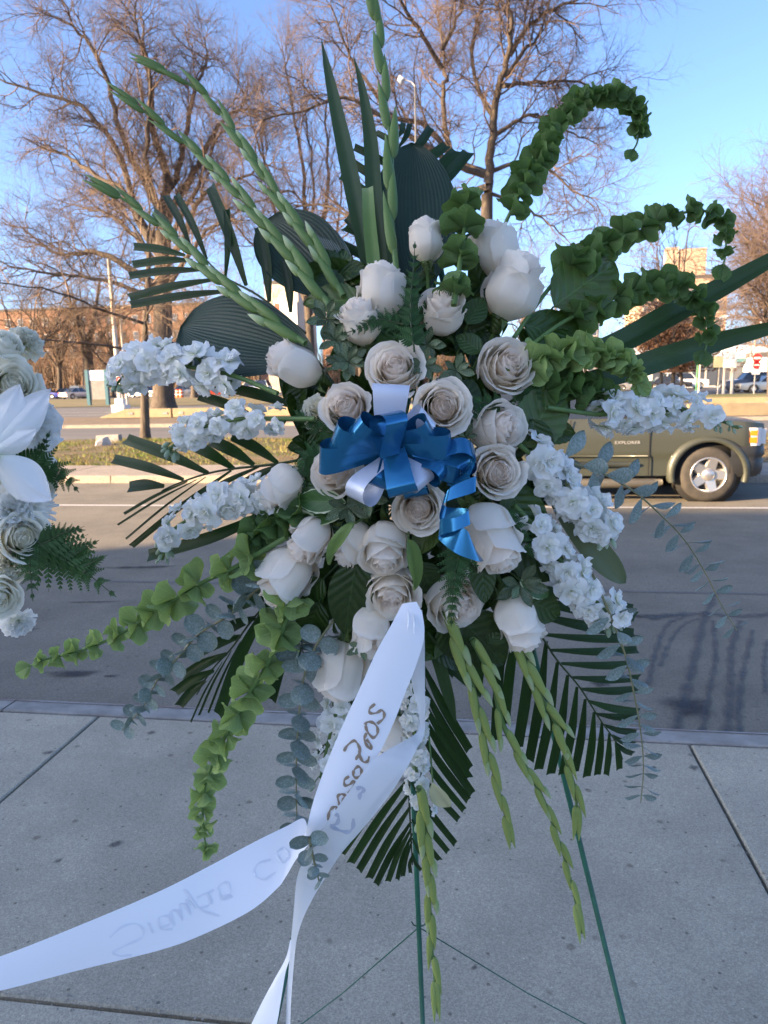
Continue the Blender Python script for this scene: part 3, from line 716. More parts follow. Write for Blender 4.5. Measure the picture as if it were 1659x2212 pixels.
b = MB(); b.add([(fx0, -yb, 1.13), (fx0, yb, 1.13), (fx1, yt, zt), (fx1, -yt, zt), (rx0, -yb, 1.13), (rx0, yb, 1.13), (rx1, yt, zt), (rx1, -yt, zt)],
                [(0, 1, 2, 3), (5, 4, 7, 6), (0, 3, 7, 4), (1, 5, 6, 2)]); b.build('windows', m_glass, suv, smooth=False)
b = MB(); b.grid([[(fx1+.05-(fx1-rx1+.12)*i/8, (yt+.02)*(k/4-1), zt-.01+.06*(1-(i/4-1)**2*.7)*(1-.4*(k/4-1)**2)) for k in range(9)] for i in range(9)]); b.build('roof', m_suv, suv)
for xx, fx in ((fx1-.02, fx0-.05), (fx1-.95, fx1-.95), (fx1-1.75, fx1-1.75), (rx1+.05, rx0+.05)):
    for s in (-1, 1):
        b = MB(); b.add([(fx-.05, s*(yb+.012), 1.13), (fx+.05, s*(yb+.012), 1.13), (xx+.05, s*(yt+.012), zt), (xx-.05, s*(yt+.012), zt)], [(0, 1, 2, 3)]); b.build('pillar', m_suv, suv, smooth=False)
        if fx == fx0-.05:
            b = MB(); b.tube([(fx0-.3, s*(hw+.02), 1.14), (fx0-.3, s*(hw+.1), 1.18), (fx0-.3, s*(hw+.22), 1.2)], [.03, .08, .05], 8); b.build('mirror', m_dark, suv)
# chrome door lettering
tcu = bpy.data.curves.new('badge', 'FONT'); tcu.body = 'EXPLORER'; tcu.size = .058; tcu.extrude = .002; tcu.space_character = 1.1
to = bpy.data.objects.new('badge_tmp', tcu); COL.objects.link(to)
bpy.context.view_layer.update()
me = bpy.data.meshes.new_from_object(to.evaluated_get(bpy.context.evaluated_depsgraph_get())); bpy.data.objects.remove(to)
me.materials.clear(); me.materials.append(m_chrome)
ob('badge', me, suv, T(xd-.46, -hw-.008, .80) @ Matrix.Rotation(pi/2, 4, 'X') @ Matrix.Scale(1.15, 4, (1, 0, 0)))

# ================================================================== TREES
m_bark = mat('bark', (.115, .09, .068), (.06, .047, .038), scale=9, rough=.95, bump=1, bscale=12, bdist=.03, stretch=(1, 1, .25))
m_twig = mat('twig_bark', (.15, .105, .085), (.095, .068, .056), scale=.4, rough=.9)
m_twig2 = mat('twig_pale', (.2, .135, .09), (.13, .09, .06), scale=.3, rough=.9)
class Seg:
    def __init__(s): s.a = []; s.b = []; s.ra = []; s.rb = []
    def add(s, p, q, r0, r1): s.a.append(p); s.b.append(q); s.ra.append(r0); s.rb.append(r1)
    def mesh(s, name, mat_, n=3, org=(0, 0, 0)):
        A = np.array(s.a, float)-np.array(org); B = np.array(s.b, float)-np.array(org); ra = np.array(s.ra)[:, None]; rb = np.array(s.rb)[:, None]
        t = B-A; t /= np.linalg.norm(t, axis=1, keepdims=True)+1e-9
        up = np.where(np.abs(t[:, 2:3]) < .9, np.array([[0, 0, 1.]]), np.array([[1., 0, 0]]))
        u = np.cross(t, up); u /= np.linalg.norm(u, axis=1, keepdims=True); v = np.cross(t, u)
        vs = []
        for k in range(n):
            c, s_ = cos(2*pi*k/n), sin(2*pi*k/n); vs.append(A+ra*(c*u+s_*v))
        for k in range(n):
            c, s_ = cos(2*pi*k/n), sin(2*pi*k/n); vs.append(B+rb*(c*u+s_*v))
        V = np.stack(vs, 1).reshape(-1, 3); m = len(A); base = (np.arange(m)*2*n)[:, None]
        F = np.concatenate([base+np.array([[k, (k+1) % n, n+(k+1) % n, n+k]]) for k in range(n)], 0)
        return fill(bpy.data.meshes.new(name), V, F, None, True, mat_)
def wander(seg, R, p, d, L, r, steps, wob, lift, r_end=.35):
    """a limb that wanders; returns its points for side shoots"""
    pts = []; st = L/steps; x, y, z = p; dx, dy, dz = d
    for i in range(steps):
        dx += R.gauss(0, wob); dy += R.gauss(0, wob); dz += R.gauss(0, wob)+lift
        q = sqrt(dx*dx+dy*dy+dz*dz); dx /= q; dy /= q; dz /= q
        r1 = r*(1-(1-r_end)*(i+1)/steps); r0 = r*(1-(1-r_end)*i/steps)
        nx, ny, nz = x+dx*st, y+dy*st, z+dz*st
        seg.add((x, y, z), (nx, ny, nz), r0, r1); x, y, z = nx, ny, nz; pts.append((x, y, z, dx, dy, dz, r1))
    return pts
def shoots(seg, R, pts, cfg, lvl):
    if lvl >= len(cfg): return
    n, L0, L1, rr, steps, wob, lift, ang = cfg[lvl]
    m = len(pts)
    for k in range(n):
        i = int(m*(.12+.88*(k+R.random()*.9)/n)); i = min(i, m-1)
        x, y, z, dx, dy, dz, r = pts[i]
        ax, ay, az = R.gauss(0, 1), R.gauss(0, 1), R.gauss(0, 1)
        dt = ax*dx+ay*dy+az*dz; ax -= dt*dx; ay -= dt*dy; az -= dt*dz; q = sqrt(ax*ax+ay*ay+az*az)+1e-6
        a = ang*R.uniform(.6, 1.25); c, s = cos(a), sin(a)/q
        d = (dx*c+ax*s, dy*c+ay*s, dz*c+az*s)
        Ls = R.uniform(L0, L1)*(1-.35*i/m); rr_ = min(r*.75, rr)
        pp = wander(seg, R, (x, y, z), d, Ls, rr_, steps, wob, lift)
        shoots(seg, R, pp, cfg, lvl+1)
def tree(name, label, base, limbs, Y, cfg, seed, trunk_r, mt=None, org=None, tn=8, cat='tree', group='bare trees across the road'):
    R = random.Random(seed); mt = mt or m_twig
    o = PY(*base, Y); o.z = -.1
    t = thing(name, label, cat, group, (o.x, o.y, o.z))
    tr = MB(); crown = Seg(); k = 0
    for pts, r0, r1 in limbs:
        P = []
        dj = R.uniform(-1, 1)
        for i, (x, y) in enumerate(pts):
            q = PY(x, y, Y); f = i/max(1, len(pts)-1); q = q + Vector((0, 1, 0))*(dj*5.5*f if k else 0); P.append([q.x, q.y, q.z])
        n = 4*len(pts); C_ = cr(P, n)
        if k: C_ = C_+np.array([[R.gauss(0, .05*Y/50)*min(1, i/5) for _ in range(3)] for i in range(n)])
        rad = [r0+(r1-r0)*(i/(n-1))**.8 for i in range(n)]
        if k == 0:
            C_[0][2] = -.15; rad[0] *= 1.35; rad[1] *= 1.1
            tr.tube([Vector(c)-o for c in C_], rad, 12)
        else:
            lb = MB(); lb.tube([Vector(c)-o for c in C_], rad, 7); lb.build('limb', m_bark, t)
        pp = []
        for i in range(1, n):
            dd = C_[i]-C_[i-1]; dd /= np.linalg.norm(dd)+1e-9; pp.append((*C_[i], *dd, rad[i]))
        if k:
            L = sum(np.linalg.norm(C_[i]-C_[i-1]) for i in range(1, n))
            c2 = [list(c) for c in cfg]; c2[0][0] = max(4, int(cfg[0][0]*L/10)); shoots(crown, R, pp, c2, 0)
            e = pp[-1]; shoots(crown, R, [e]*2, [[3, *cfg[0][1:]], *cfg[1:]], 0)
        k += 1
    tr.build('trunk', m_bark, t)
    ob('crown', crown.mesh('crown', mt, 3, o), t)
    return t
def c1(L, s=.463): return [(x*s, y*s) for x, y in L]
def c2_(L): return [(658.3+x*.463, y*.463) for x, y in L]
CF = [(17, 1.8, 4.4, .06, 7, .18, .03, .85), (8, 1.0, 2.5, .026, 5, .22, .02, .85), (5, .6, 1.6, .013, 4, .24, .01, .8), (4, .35, 1.0, .008, 3, .24, .01, .8)]
tree('bare_tree', 'huge bare tree with the thickest trunk at left', (354, 884),
     [([(354, 884), (352, 800), (352, 700), (352, 620), (352, 500)], .72, .5),
      (c1([(760, 1080), (765, 950), (770, 800), (700, 600), (690, 400), (650, 250), (640, 80)]), .40, .05),
      (c1([(760, 1200), (640, 1050), (540, 880), (400, 800), (250, 700), (130, 640), (20, 595)]), .34, .05),
      (c1([(750, 1350), (640, 1280), (440, 1170), (300, 1180), (180, 1150), (30, 1040)]), .30, .05),
      (c1([(765, 1100), (790, 960), (880, 780), (950, 600), (1050, 460), (1170, 470)]), .34, .05),
      (c1([(770, 1250), (860, 1120), (930, 960), (1040, 870), (1180, 840), (1300, 780)]), .26, .04),
      (c1([(750, 1150), (660, 1000), (590, 720), (470, 560), (300, 510), (90, 440)]), .28, .04),
      (c1([(770, 900), (810, 800), (850, 500), (870, 330), (900, 200), (870, 90)]), .25, .04),
      (c1([(760, 1000), (700, 880), (600, 640), (560, 420), (480, 250), (420, 200), (340, 170)]), .26, .04),
      (c1([(765, 1050), (720, 800), (760, 640), (800, 420), (780, 280), (810, 130)]), .2, .03),
      (c1([(770, 1150), (850, 1000), (930, 830), (1000, 640), (1060, 560), (1100, 350)]), .2, .03),
      (c1([(750, 1250), (600, 1100), (480, 1000), (380, 950), (230, 900), (60, 850)]), .2, .03),
      (c1([(770, 1350), (900, 1200), (1000, 1090), (1100, 1060), (1200, 1070)]), .2, .03),
      (c1([(750, 1400), (560, 1330), (400, 1300), (250, 1290), (80, 1230)]), .18, .03)], 46.6, CF, 11, .7)
tree('bare_tree', 'tallest bare tree with two upright stems behind the bouquet', (1040, 890),
     [([(1040, 890), (1045, 700), (1050, 560), (1052, 420)], .50, .30),
      (c2_([(855, 900), (850, 800), (720, 720), (655, 600), (632, 350), (640, 230), (625, 80), (600, -80)]), 0.245, .06),
      (c2_([(855, 850), (870, 700), (890, 520), (930, 380), (960, 240), (940, 120), (900, -80)]), 0.274, .06),
      (c2_([(925, 400), (1000, 350), (1150, 290), (1330, 245), (1480, 280)]), 0.144, .04),
      (c2_([(955, 260), (1050, 130), (1200, 60), (1400, 20)]), 0.144, .04),
      (c2_([(700, 740), (560, 600), (430, 580), (300, 420), (230, 300), (180, 150)]), 0.173, .04),
      (c2_([(640, 320), (540, 200), (450, 90), (350, -60)]), 0.144, .04),
      (c2_([(640, 230), (720, 120), (790, -60)]), 0.130, .04),
      (c2_([(850, 820), (700, 790), (450, 650), (250, 560), (100, 640), (-60, 720)]), 0.187, .04),
      (c2_([(870, 800), (1000, 760), (1150, 800), (1250, 900), (1350, 930)]), 0.130, .03),
      (c2_([(880, 640), (1000, 540), (1100, 500), (1250, 560), (1400, 600)]), 0.130, .03),
      (c2_([(850, 870), (700, 900), (500, 880), (300, 1000), (160, 960), (20, 890), (-150, 900)]), 0.187, .05),
      (c2_([(860, 900), (1000, 940), (1120, 1000), (1250, 1100)]), 0.108, .03),
      (c2_([(890, 560), (800, 400), (780, 200), (820, 50), (850, -60)]), 0.144, .04),
      (c2_([(940, 360), (1020, 220), (1100, 120), (1150, -60)]), 0.130, .04)], 42, CF, 23, .6)
CM = [(8, 1.8, 4.0, .045, 6, .12, .10, .55), (6, 1.2, 2.6, .018, 5, .14, .06, .6), (5, .7, 1.6, .011, 3, .16, .03, .6), (2, .4, 1.0, .008, 2, .2, .0, .6)]
tree('bare_tree', 'slender many stemmed bare tree between the two giants', (672, 885),
     [([(672, 885), (670, 760), (665, 640)], .36, .28), ([(665, 640), (655, 480), (640, 330), (610, 180), (590, 90)], .2, .04), ([(668, 650), (690, 500), (700, 380), (690, 240), (700, 120)], .18, .04),
      ([(664, 660), (620, 560), (585, 440), (560, 330), (555, 200)], .17, .03), ([(664, 600), (640, 480), (600, 360), (580, 250)], .13, .03), ([(668, 700), (720, 620), (745, 480), (760, 330)], .15, .03),
      ([(668, 620), (675, 420), (655, 260), (640, 130)], .13, .03), ([(664, 640), (590, 560), (520, 500), (480, 420)], .14, .03), ([(690, 520), (640, 420), (560, 440), (490, 480)], .1, .03)], 50, CM, 5, .3)
CD = [(14, 1.0, 2.4, .035, 6, .2, -.05, 1.0), (8, .6, 1.4, .014, 4, .25, -.05, .9), (4, .3, .8, .007, 3, .25, -.03, .8)]
tree('slim_tree', 'slim bare street tree with drooping twigs on the verge', (314, 951),
     [([(314, 951), (313, 880), (312, 800), (314, 700), (320, 600), (322, 500)], .145, .06), ([(314, 700), (280, 680), (220, 650), (120, 640)], .05, .012), ([(314, 720), (360, 690), (420, 670), (480, 660)], .05, .012),
      ([(316, 640), (270, 600), (200, 590), (110, 560)], .05, .012), ([(318, 620), (370, 590), (430, 560)], .045, .012), ([(320, 540), (290, 480), (250, 450)], .04, .01), ([(321, 560), (360, 510), (400, 480)], .04, .01),
      ([(313, 760), (270, 750), (200, 745), (150, 760)], .04, .012), ([(313, 745), (360, 735), (420, 750)], .04, .012), ([(322, 500), (325, 450), (320, 410)], .04, .01), ([(316, 680), (240, 640), (160, 610), (60, 600)], .045, .01)], 20.4, CD, 31, .14, m_twig2)
# a row of park trees beyond the main road
CR_ = [(9, 2.2, 5.0, .07, 6, .2, -.02, .9), (6, 1.2, 2.6, .03, 4, .22, -.03, .9), (4, .7, 1.6, .014, 3, .22, -.04, .8)]
def auto(px, Y, top, seed, label, r=.4, spread=70, mt=None, base=None, cfg=None):
    by = base or (1106-FL*math.tan(math.atan(0)) if False else None)
    g = Vector((GX(px, Y), Y, -.1)); v = g-CC; yb_ = 1106-FL*v.dot(UV_)/v.dot(FV)
    R = random.Random(seed); H = yb_-top
    limbs = [([(px, yb_), (px+R.uniform(-3, 3), yb_-H*.2), (px+R.uniform(-5, 5), yb_-H*.42)], r, r*.6)]
    for k in range(9):
        a = R.uniform(-1, 1) if k else .05; y0 = yb_-H*R.uniform(.18, .42)
        limbs.append(([(px, y0), (px+a*spread*.35, y0-H*.15), (px+a*spread*.7, y0-H*(.34-.12*abs(a))), (px+a*spread, max(top, y0-H*(.62-.3*abs(a))))], r*.45, .05))
    return tree('bare_tree', label, (px, yb_), limbs, Y, cfg or CR_, seed, r, mt)
for a in ((192, 100, 560, 41, 'bare tree with a thick dark trunk beside the teal notice board', .95, 85), (128, 98, 600, 42, 'bare tree among the parked cars at the far left', .4, 70),
          (60, 90, 590, 43, 'bare tree at the left edge behind the lilies', .4, 70), (243, 96, 640, 44, 'thin bare tree between the notice board and the white lamp post', .3, 50),
          (420, 84, 600, 45, 'bare tree behind the upper left stocks', .4, 60), (500, 92, 620, 46, 'bare tree behind the big round leaf', .4, 60), (560, 96, 640, 50, 'small bare tree left of the tan building', .3, 40),
          (780, 90, 560, 47, 'bare tree in the distance behind the central roses', .4, 60), (1150, 96, 560, 48, 'bare tree in the distance behind the right roses', .4, 60)):
    auto(*a, mt=m_twig2)
auto(1668, 40, 480, 51, 'bare tree leaning in from the right edge', .26, 95, cfg=CF)
auto(1452, 70, 510, 52, 'bare tree in front of the pale apartment tower', .2, 60, cfg=CR_)
# two young trees holding dead orange leaves
def leafy(px, Y, top, seed, label):
    t = auto(px, Y, top, seed, label, .16, 75, cfg=[(8, 1.5, 3.2, .04, 5, .2, 0, .9), (5, .8, 1.6, .02, 4, .2, 0, .8)]); R = random.Random(seed)
    g = Vector(t.location); V = []; F_ = []; H = (ZT(px, top, Y)).z
    for k in range(6500):
        a = R.uniform(0, 2*pi); u = R.gauss(0, .45); zz = H*(.62+.19*R.gauss(0, 1)); rr = abs(R.gauss(0, .5))*3.4
        c = Vector((rr*cos(a), rr*sin(a), min(H*1.02, max(1.9, zz)))); s = R.uniform(.06, .13); i = len(V)
        n = Vector((R.gauss(0, 1), R.gauss(0, 1), R.gauss(0, 1))).normalized(); x = n.orthogonal().normalized()*s; y = n.cross(x)*.6
        V += [c-x-y, c+x-y, c+x+y, c-x+y]; F_.append((i, i+1, i+2, i+3))
    ob('foliage', fill(bpy.data.meshes.new('foliage'), [tuple(v) for v in V], np.array(F_), None, False, m_orange), t)
def ZT(px, py, Y): return PY(px, py, Y)
m_orange = mat('dead_orange_leaf', (.42, .2, .09), (.25, .12, .06), scale=1.5, rough=.9, trans=.2)
leafy(1429, 66, 655, 61, 'young tree still holding dry orange leaves at right'); leafy(1470, 70, 690, 62, 'second young tree with dry orange leaves behind the first')
# far wood along the horizon
R = random.Random(77); far = Seg()
for k in range(2600):
    px = R.uniform(-150, 1800); Y = R.uniform(118, 138)
    if 560 < px < 700: continue
    x = GX(px, Y); H = R.uniform(6, 13) if px < 560 else R.uniform(4, 8.5)
    d = (R.gauss(0, .18), R.gauss(0, .18), 1); pp = wander(far, R, (x, Y, -.1), d, H, R.uniform(.05, .14), 5, .1, 0, .2)
    shoots(far, R, pp, [(9, 1.2, 3.5, .045, 3, .2, -.03, .7)], 0)
setp(ob('distant_wood', far.mesh('distant_wood', m_twig2, 3)), 'brown leafless wood massed along the horizon', 'wood', kind='stuff')
# ================================================================== FLOWERS: materials
m_pet = mat('rose_petal', (.97, .89, .78), (.96, .86, .74), scale=30, rough=.55, spec=.25, trans=.38, island=.05, bump=.4, bscale=75, bdist=.0012, grad=[(0, (.66, .70, .45)), (.2, (.95, .86, .70)), (.8, (.98, .92, .83)), (1, (.98, .93, .85))], sheen=.1)
m_pet_in = mat('rose_petal_inner', (.98, .87, .76), rough=.55, spec=.25, trans=.5, tcol=(1.0, .93, .86), bump=.4, bscale=75, bdist=.0012, grad=[(0, (.98, .80, .64)), (.6, (.98, .86, .75)), (1, (.98, .91, .82))])
m_cream = mat('cream_petal', (.86, .82, .66), (.84, .8, .7), scale=25, rough=.55, spec=.2, trans=.30, grad=[(0, (.6, .66, .3)), (.4, (.84, .80, .6)), (1, (.88, .84, .72))], bump=.2, bscale=120, bdist=.0006)
m_whitep = mat('stock_petal', (.93, .925, .90), rough=.55, spec=.2, trans=.36, grad=[(0, (.52, .62, .28)), (.2, (.9, .91, .82)), (1, (.95, .945, .93))], bump=.3, bscale=220, bdist=.0006)
m_lily = mat('lily_petal', (.87, .88, .90), rough=.45, spec=.3, trans=.3, grad=[(0, (.6, .7, .4)), (.2, (.93, .94, .9)), (1, (.95, .95, .96))], bump=.5, bscale=60, bdist=.0015)
m_green = mat('leaf_green', (.020, .052, .007), (.034, .074, .011), scale=18, rough=.30, spec=.42, trans=.10, tcol=(.07, .16, .02), veins=7, bump=.4, bscale=90, bdist=.0012, island=.35)
m_green_hi = mat('leaf_green_fresh', (.055, .105, .022), (.075, .13, .026), scale=12, c3=(.09, .10, .03), s3=9, rough=.38, spec=.5, trans=.16, tcol=(.12, .24, .03), veins=7, bump=.4, bscale=90, bdist=.0012, island=.2)
m_palm = mat('palm_leaf', (.015, .048, .008), (.022, .066, .011), scale=25, rough=.34, spec=.42, trans=.12, tcol=(.03, .12, .01), stripes=5, stripes_c=.55, bump=.5, bscale=60, bdist=.001, island=.3)
m_blade = mat('sword_leaf', (.042, .085, .028), (.055, .105, .034), scale=25, rough=.42, spec=.45, trans=.18, tcol=(.05, .16, .03), stripes=5, stripes_c=.55, bump=.4, bscale=80, bdist=.001)
m_big = mat('ribbed_leaf', (.017, .042, .024), (.023, .052, .028), scale=12, rough=.42, spec=.4, trans=.08, tcol=(.03, .1, .03), stripes=7, stripes_c=.85, bump=.35, bscale=70, bdist=.0015)
m_pale_big = mat('folded_leaf', (.13, .19, .17), (.10, .15, .13), scale=12, rough=.45, trans=.1, tcol=(.1, .2, .1), stripes=9, stripes_c=.55, bump=.6, bscale=70, bdist=.002)
m_glad = mat('gladiolus_green', (.13, .225, .055), (.10, .18, .042), scale=40, rough=.45, spec=.4, trans=.15, tcol=(.2, .34, .06), grad=[(0, (.12, .2, .05)), (.7, (.16, .26, .075)), (.93, (.26, .36, .14)), (1, (.42, .47, .24))], bump=.3, bscale=120, bdist=.0008)
m_glad_y = mat('gladiolus_yellowgreen', (.33, .40, .11), (.28, .34, .09), scale=40, rough=.45, spec=.4, trans=.15, tcol=(.3, .4, .06), grad=[(0, (.2, .27, .07)), (.7, (.35, .43, .12)), (.93, (.42, .48, .18)), (1, (.55, .56, .32))], bump=.3, bscale=120, bdist=.0008)
m_gladtip = mat('gladiolus_bud_tip', (.55, .62, .36), rough=.5, trans=.3, grad=[(0, (.3, .42, .14)), (1, (.66, .72, .46))])
m_gstem = mat('green_stem', (.11, .2, .055), (.09, .16, .05), scale=30, rough=.5)
def bellmat(n, c, t): return mat(n, c, tuple(q*.8 for q in c), scale=22, rough=.5, spec=.3, trans=.28, tcol=t, veins=6, bump=.4, bscale=120, bdist=.0008, grad=[(0, tuple(q*.55 for q in c)), (.6, c), (1, tuple(min(1, q*1.5) for q in c))])  # grad: shade deep in the cup put into the colour, and the paler rim
m_bell_d = bellmat('bell_dark', (.088, .16, .052), (.16, .32, .06))  # darker copy for the upper stems; their backlit shade is in the colour
m_bell_l = bellmat('bell_light', (.25, .36, .125), (.34, .50, .12))
m_bell_m = bellmat('bell_mid', (.11, .20, .07), (.17, .30, .06))
m_euc = mat('eucalyptus_leaf', (.24, .31, .28), (.12, .175, .135), scale=45, rough=.5, spec=.35, trans=.08, tcol=(.12, .2, .12), c3=(.32, .38, .38), s3=14, island=.25)
m_eucstem = mat('eucalyptus_stem', (.28, .24, .12), (.2, .2, .11), scale=30, rough=.6)
m_fern = mat('fern_leaf', (.012, .05, .008), (.02, .068, .012), scale=30, rough=.5, spec=.25, trans=.14, tcol=(.04, .16, .02), veins=5, island=.25)
m_pitt = mat('pittosporum_leaf', (.075, .12, .055), (.04, .075, .03), scale=60, rough=.42, spec=.35, veins=4, island=.35, c3=(.30, .34, .2), s3=38)
m_varieg = mat('variegated_leaf', (.05, .12, .03), (.06, .14, .035), scale=30, rough=.38, veins=5, trans=.1)
m_edge = mat('leaf_cream_edge', (.62, .66, .42), rough=.45)
m_blue = mat('satin_blue', (.004, .17, .34), rough=.2, spec=.5, metal=.55, bump=.15, bscale=900, bdist=.0002)
m_silver = mat('satin_silver', (.66, .70, .80), rough=.36, spec=.6, metal=.25, bump=.15, bscale=900, bdist=.0002, trans=.12)
m_ribbon = mat('satin_white', (.93, .93, .95), rough=.42, spec=.4, bump=.12, bscale=700, bdist=.0002, trans=.12)
m_ribbon_b = mat('satin_white_thin', (.86, .88, .90), rough=.45, spec=.4, trans=.3, bump=.12, bscale=700, bdist=.0002, alpha=.8)
m_ink = mat('brown_marker', (.30, .21, .14), rough=.35, spec=.6)
m_faint2 = mat('ink_under_translucent', (.42, .45, .52), rough=.5)
m_faint = mat('ink_showing_through', (.79, .81, .86), rough=.5, trans=.12)
m_easel = mat('easel_green', (.008, .12, .07), (.006, .085, .05), scale=30, rough=.4, spec=.5)
m_foam = mat('floral_foam', (.03, .07, .03), rough=1)
m_rach = mat('palm_stalk', (.04, .06, .02), rough=.5)

CT = (885, 1040)                                       # middle of the bouquet in the picture
def dep(x, y, off=0.0):
    r = sqrt(((x-CT[0])/420)**2+((y-CT[1])/620)**2)
    return 1.075+.10*min(r, 1.6)**1.6+off
def place(x, y, off=0.0): d = dep(x, y, off); return W(x, y, d), d

# ------------------------------------------------------------------ roses
def petal_mesh(r, h, wrap, top, flare, dip, ph, sd, m, nu=17, nv=13):
    P = []
    tear = 1 if sin(sd*7) > .3 else 0
    for i in range(nu):
        u = i/(nu-1)*2-1; row = []
        for j in range(nv):
            v = (j/(nv-1))**.85
            V = v*(1-dip*abs(u)**2.4-.02*tear*(sin(11*u+sd)+.6*sin(23*u+sd*3))*(.3+flare*5))
            ris = sin(min(V/.46, 1)*pi/2)
            R = r*(.14+.86*ris); q = max(0, (V-.46)/.54)**1.4
            R *= 1-(1-top)*q
            fl = max(0, (V-.72)/.28); cu = .45+.95*abs(u)**2
            R += flare*(fl**1.6)*cu
            z = h*V-flare*.95*fl**2.6*cu
            R *= 1+.07*u
            R += .010*sin(5*u+sd*2)*V**2+.005*sin(14*u+sd)*V**4-.010*(1-abs(u))**3*V*(1-V)*4*sin(sd)
            R += .05*max(0, abs(u)-.55)**1.3*V*(2.2 if r > .2 else .6)
            a = ph+u*wrap/2
            row.append((R*cos(a), R*sin(a), z))
        P.append(row)
    b = MB(); b.grid(P); return b.mesh('petal', m)
def rose_type(layers, seed, core=.05, htop=.9):
    R = random.Random(seed); out = []; ph = R.random()*6
    b = MB(); P = []
    for i in range(46):
        a = i/45*2*pi*2.3; rr = .006+core*i/45
        P.append([(rr*.8*cos(a), rr*.8*sin(a), htop*.5), (rr*1.25*cos(a), rr*1.25*sin(a), htop*.86), (rr*cos(a), rr*sin(a), htop*(.99+.012*sin(a*.8))), (rr*.93*cos(a), rr*.93*sin(a), htop*(1.0+.012*sin(a*.8)))])
    b.grid(P); f = core/.05
    b.lathe([(layers[len(layers)//2][1]*1.02, htop*.74), (layers[len(layers)//2][1]*.8, htop*.86), (.03, htop*.93), (0, htop*.93)], 18); out.append(b.mesh('petal', m_pet_in)); rmax = 0
    for li, (n, r, h, wrap, top, flare, dip) in enumerate(layers):
        ph += 1.1+R.uniform(-.3, .3); last = li >= len(layers)-2
        for k in range(n):
            hh = h*R.uniform(.975, 1.015)*(R.uniform(.84, 1.04) if last else 1); f2 = flare*R.uniform(.6, 1.4)
            out.append(petal_mesh(r*R.uniform(.97, 1.03)+k*.006, hh, wrap*R.uniform(.92, 1.06), top*R.uniform(.97, 1.03), f2, dip*R.uniform(.8, 1.3), ph+2*pi*k/n+R.uniform(-.18, .18), R.random()*9, m_pet_in if li < len(layers)*.6 else m_pet))
            rmax = max(rmax, r, r*top+f2*.8)
    return out, rmax
OPEN_ = [(2, .060, .905, 3.3, .95, 0, .04), (2, .082, .905, 3.1, .95, 0, .05), (3, .106, .905, 2.7, .95, .003, .06), (3, .132, .905, 2.6, .95, .004, .07), (3, .160, .90, 2.5, .96, .008, .08), (3, .192, .895, 2.4, .97, .014, .10), (3, .23, .89, 2.4, .98, .03, .13), (3, .275, .88, 2.3, 1.0, .06, .17), (3, .325, .86, 2.25, 1.03, .10, .2), (3, .375, .82, 2.2, 1.06, .17, .24)]
HALF_ = [(2, .058, .98, 3.3, .93, 0, .04), (2, .08, .98, 3.0, .93, 0, .05), (3, .105, .975, 2.7, .93, .004, .06), (3, .132, .97, 2.6, .93, .01, .08), (3, .165, .96, 2.5, .93, .02, .1), (3, .205, .945, 2.4, .93, .035, .14), (3, .255, .925, 2.35, .93, .07, .18), (3, .305, .90, 2.3, .93, .12, .22), (2, .335, .85, 2.5, .93, .17, .25)]
BUD_ = [(2, .06, 1.02, 3.1, .88, 0, .05), (2, .085, 1.02, 2.9, .86, .006, .07), (3, .115, 1.01, 2.6, .84, .02, .1), (3, .155, 1.0, 2.5, .82, .04, .13), (3, .205, .985, 2.4, .80, .06, .16), (3, .26, .97, 2.1, .80, .10, .2), (2, .295, .93, 2.0, .80, .15, .26), (2, .325, .84, 1.8, .86, .19, .32)]
RT = {'open': [rose_type(OPEN_, 1), rose_type(OPEN_, 4), rose_type(OPEN_, 8)], 'half': [rose_type(HALF_, 2, .05, .975), rose_type(HALF_, 5, .05, .975), rose_type(HALF_, 14, .05, .975)], 'bud': [rose_type(BUD_, 3, .05, 1.0), rose_type(BUD_, 9, .05, 1.0), rose_type(BUD_, 12, .05, 1.0)]}
def _cal():
    b = MB(); b.lathe([(.03, -.16), (.055, -.12), (.08, -.05), (.11, .02), (.13, .07), (.10, .08)], 12); c = b.mesh('calyx', m_green_hi)
    P = []
    for i in range(9):
        v = i/8; w = .055*sin(pi*(.25+.75*v))*(1-v)**.35
        P.append([(.11+.20*sin(v*1.7), -w, .02+.16*v-.34*v*v), (.115+.20*sin(v*1.7), 0, .01+.16*v-.34*v*v), (.11+.20*sin(v*1.7), w, .02+.16*v-.34*v*v)])
    b = MB(); b.grid(P); return c, b.mesh('sepal', m_green_hi)
CALX, SEPAL = _cal()
def rose(x, y, w, ax, kind, var, label, off=0.0, spin=None, name='rose', group='white roses in the arrangement', mats=None):
    p, d = place(x, y, off); meshes, rmax = RT[kind][var]
    s = PXS(w, d)/(2*rmax*(.90 if kind in ('open', 'copen') else .85))
    zs = {'bud': .87, 'half': .86, 'chalf': .86}.get(kind, 1.0)
    z = DV(*ax); org = p-z*(.6*s if kind != 'bud' else .5*s)*zs
    R = random.Random(int(x*7+y))
    M = frame(org, z, DV(R.uniform(-1, 1), R.uniform(-1, 1), R.uniform(-.3, .3)) if spin is None else DV(*spin))
    t = thing(name, label, 'rose', group, mat=M)
    Sc = Matrix.Scale(s, 4)
    for me in meshes: ob('petal', me, t, Matrix.Diagonal((s, s, s*zs, 1)))
    ob('calyx', CALX, t, Sc)
    for k in range(5): ob('sepal', SEPAL, t, Matrix.Rotation(2*pi*k/5+.3, 4, 'Z') @ Sc)
    F0 = W(CT[0], CT[1]+20, 1.33); st = M.inverted() @ (org+(F0-org)*.75); b = MB()
    b.tube([(0, 0, -.13*s), (0, 0, -.5*s), tuple(Vector((0, 0, -.6*s)).lerp(st, .5)), tuple(st)], .0028, 6); b.build('stem', m_gstem, t)
    return t
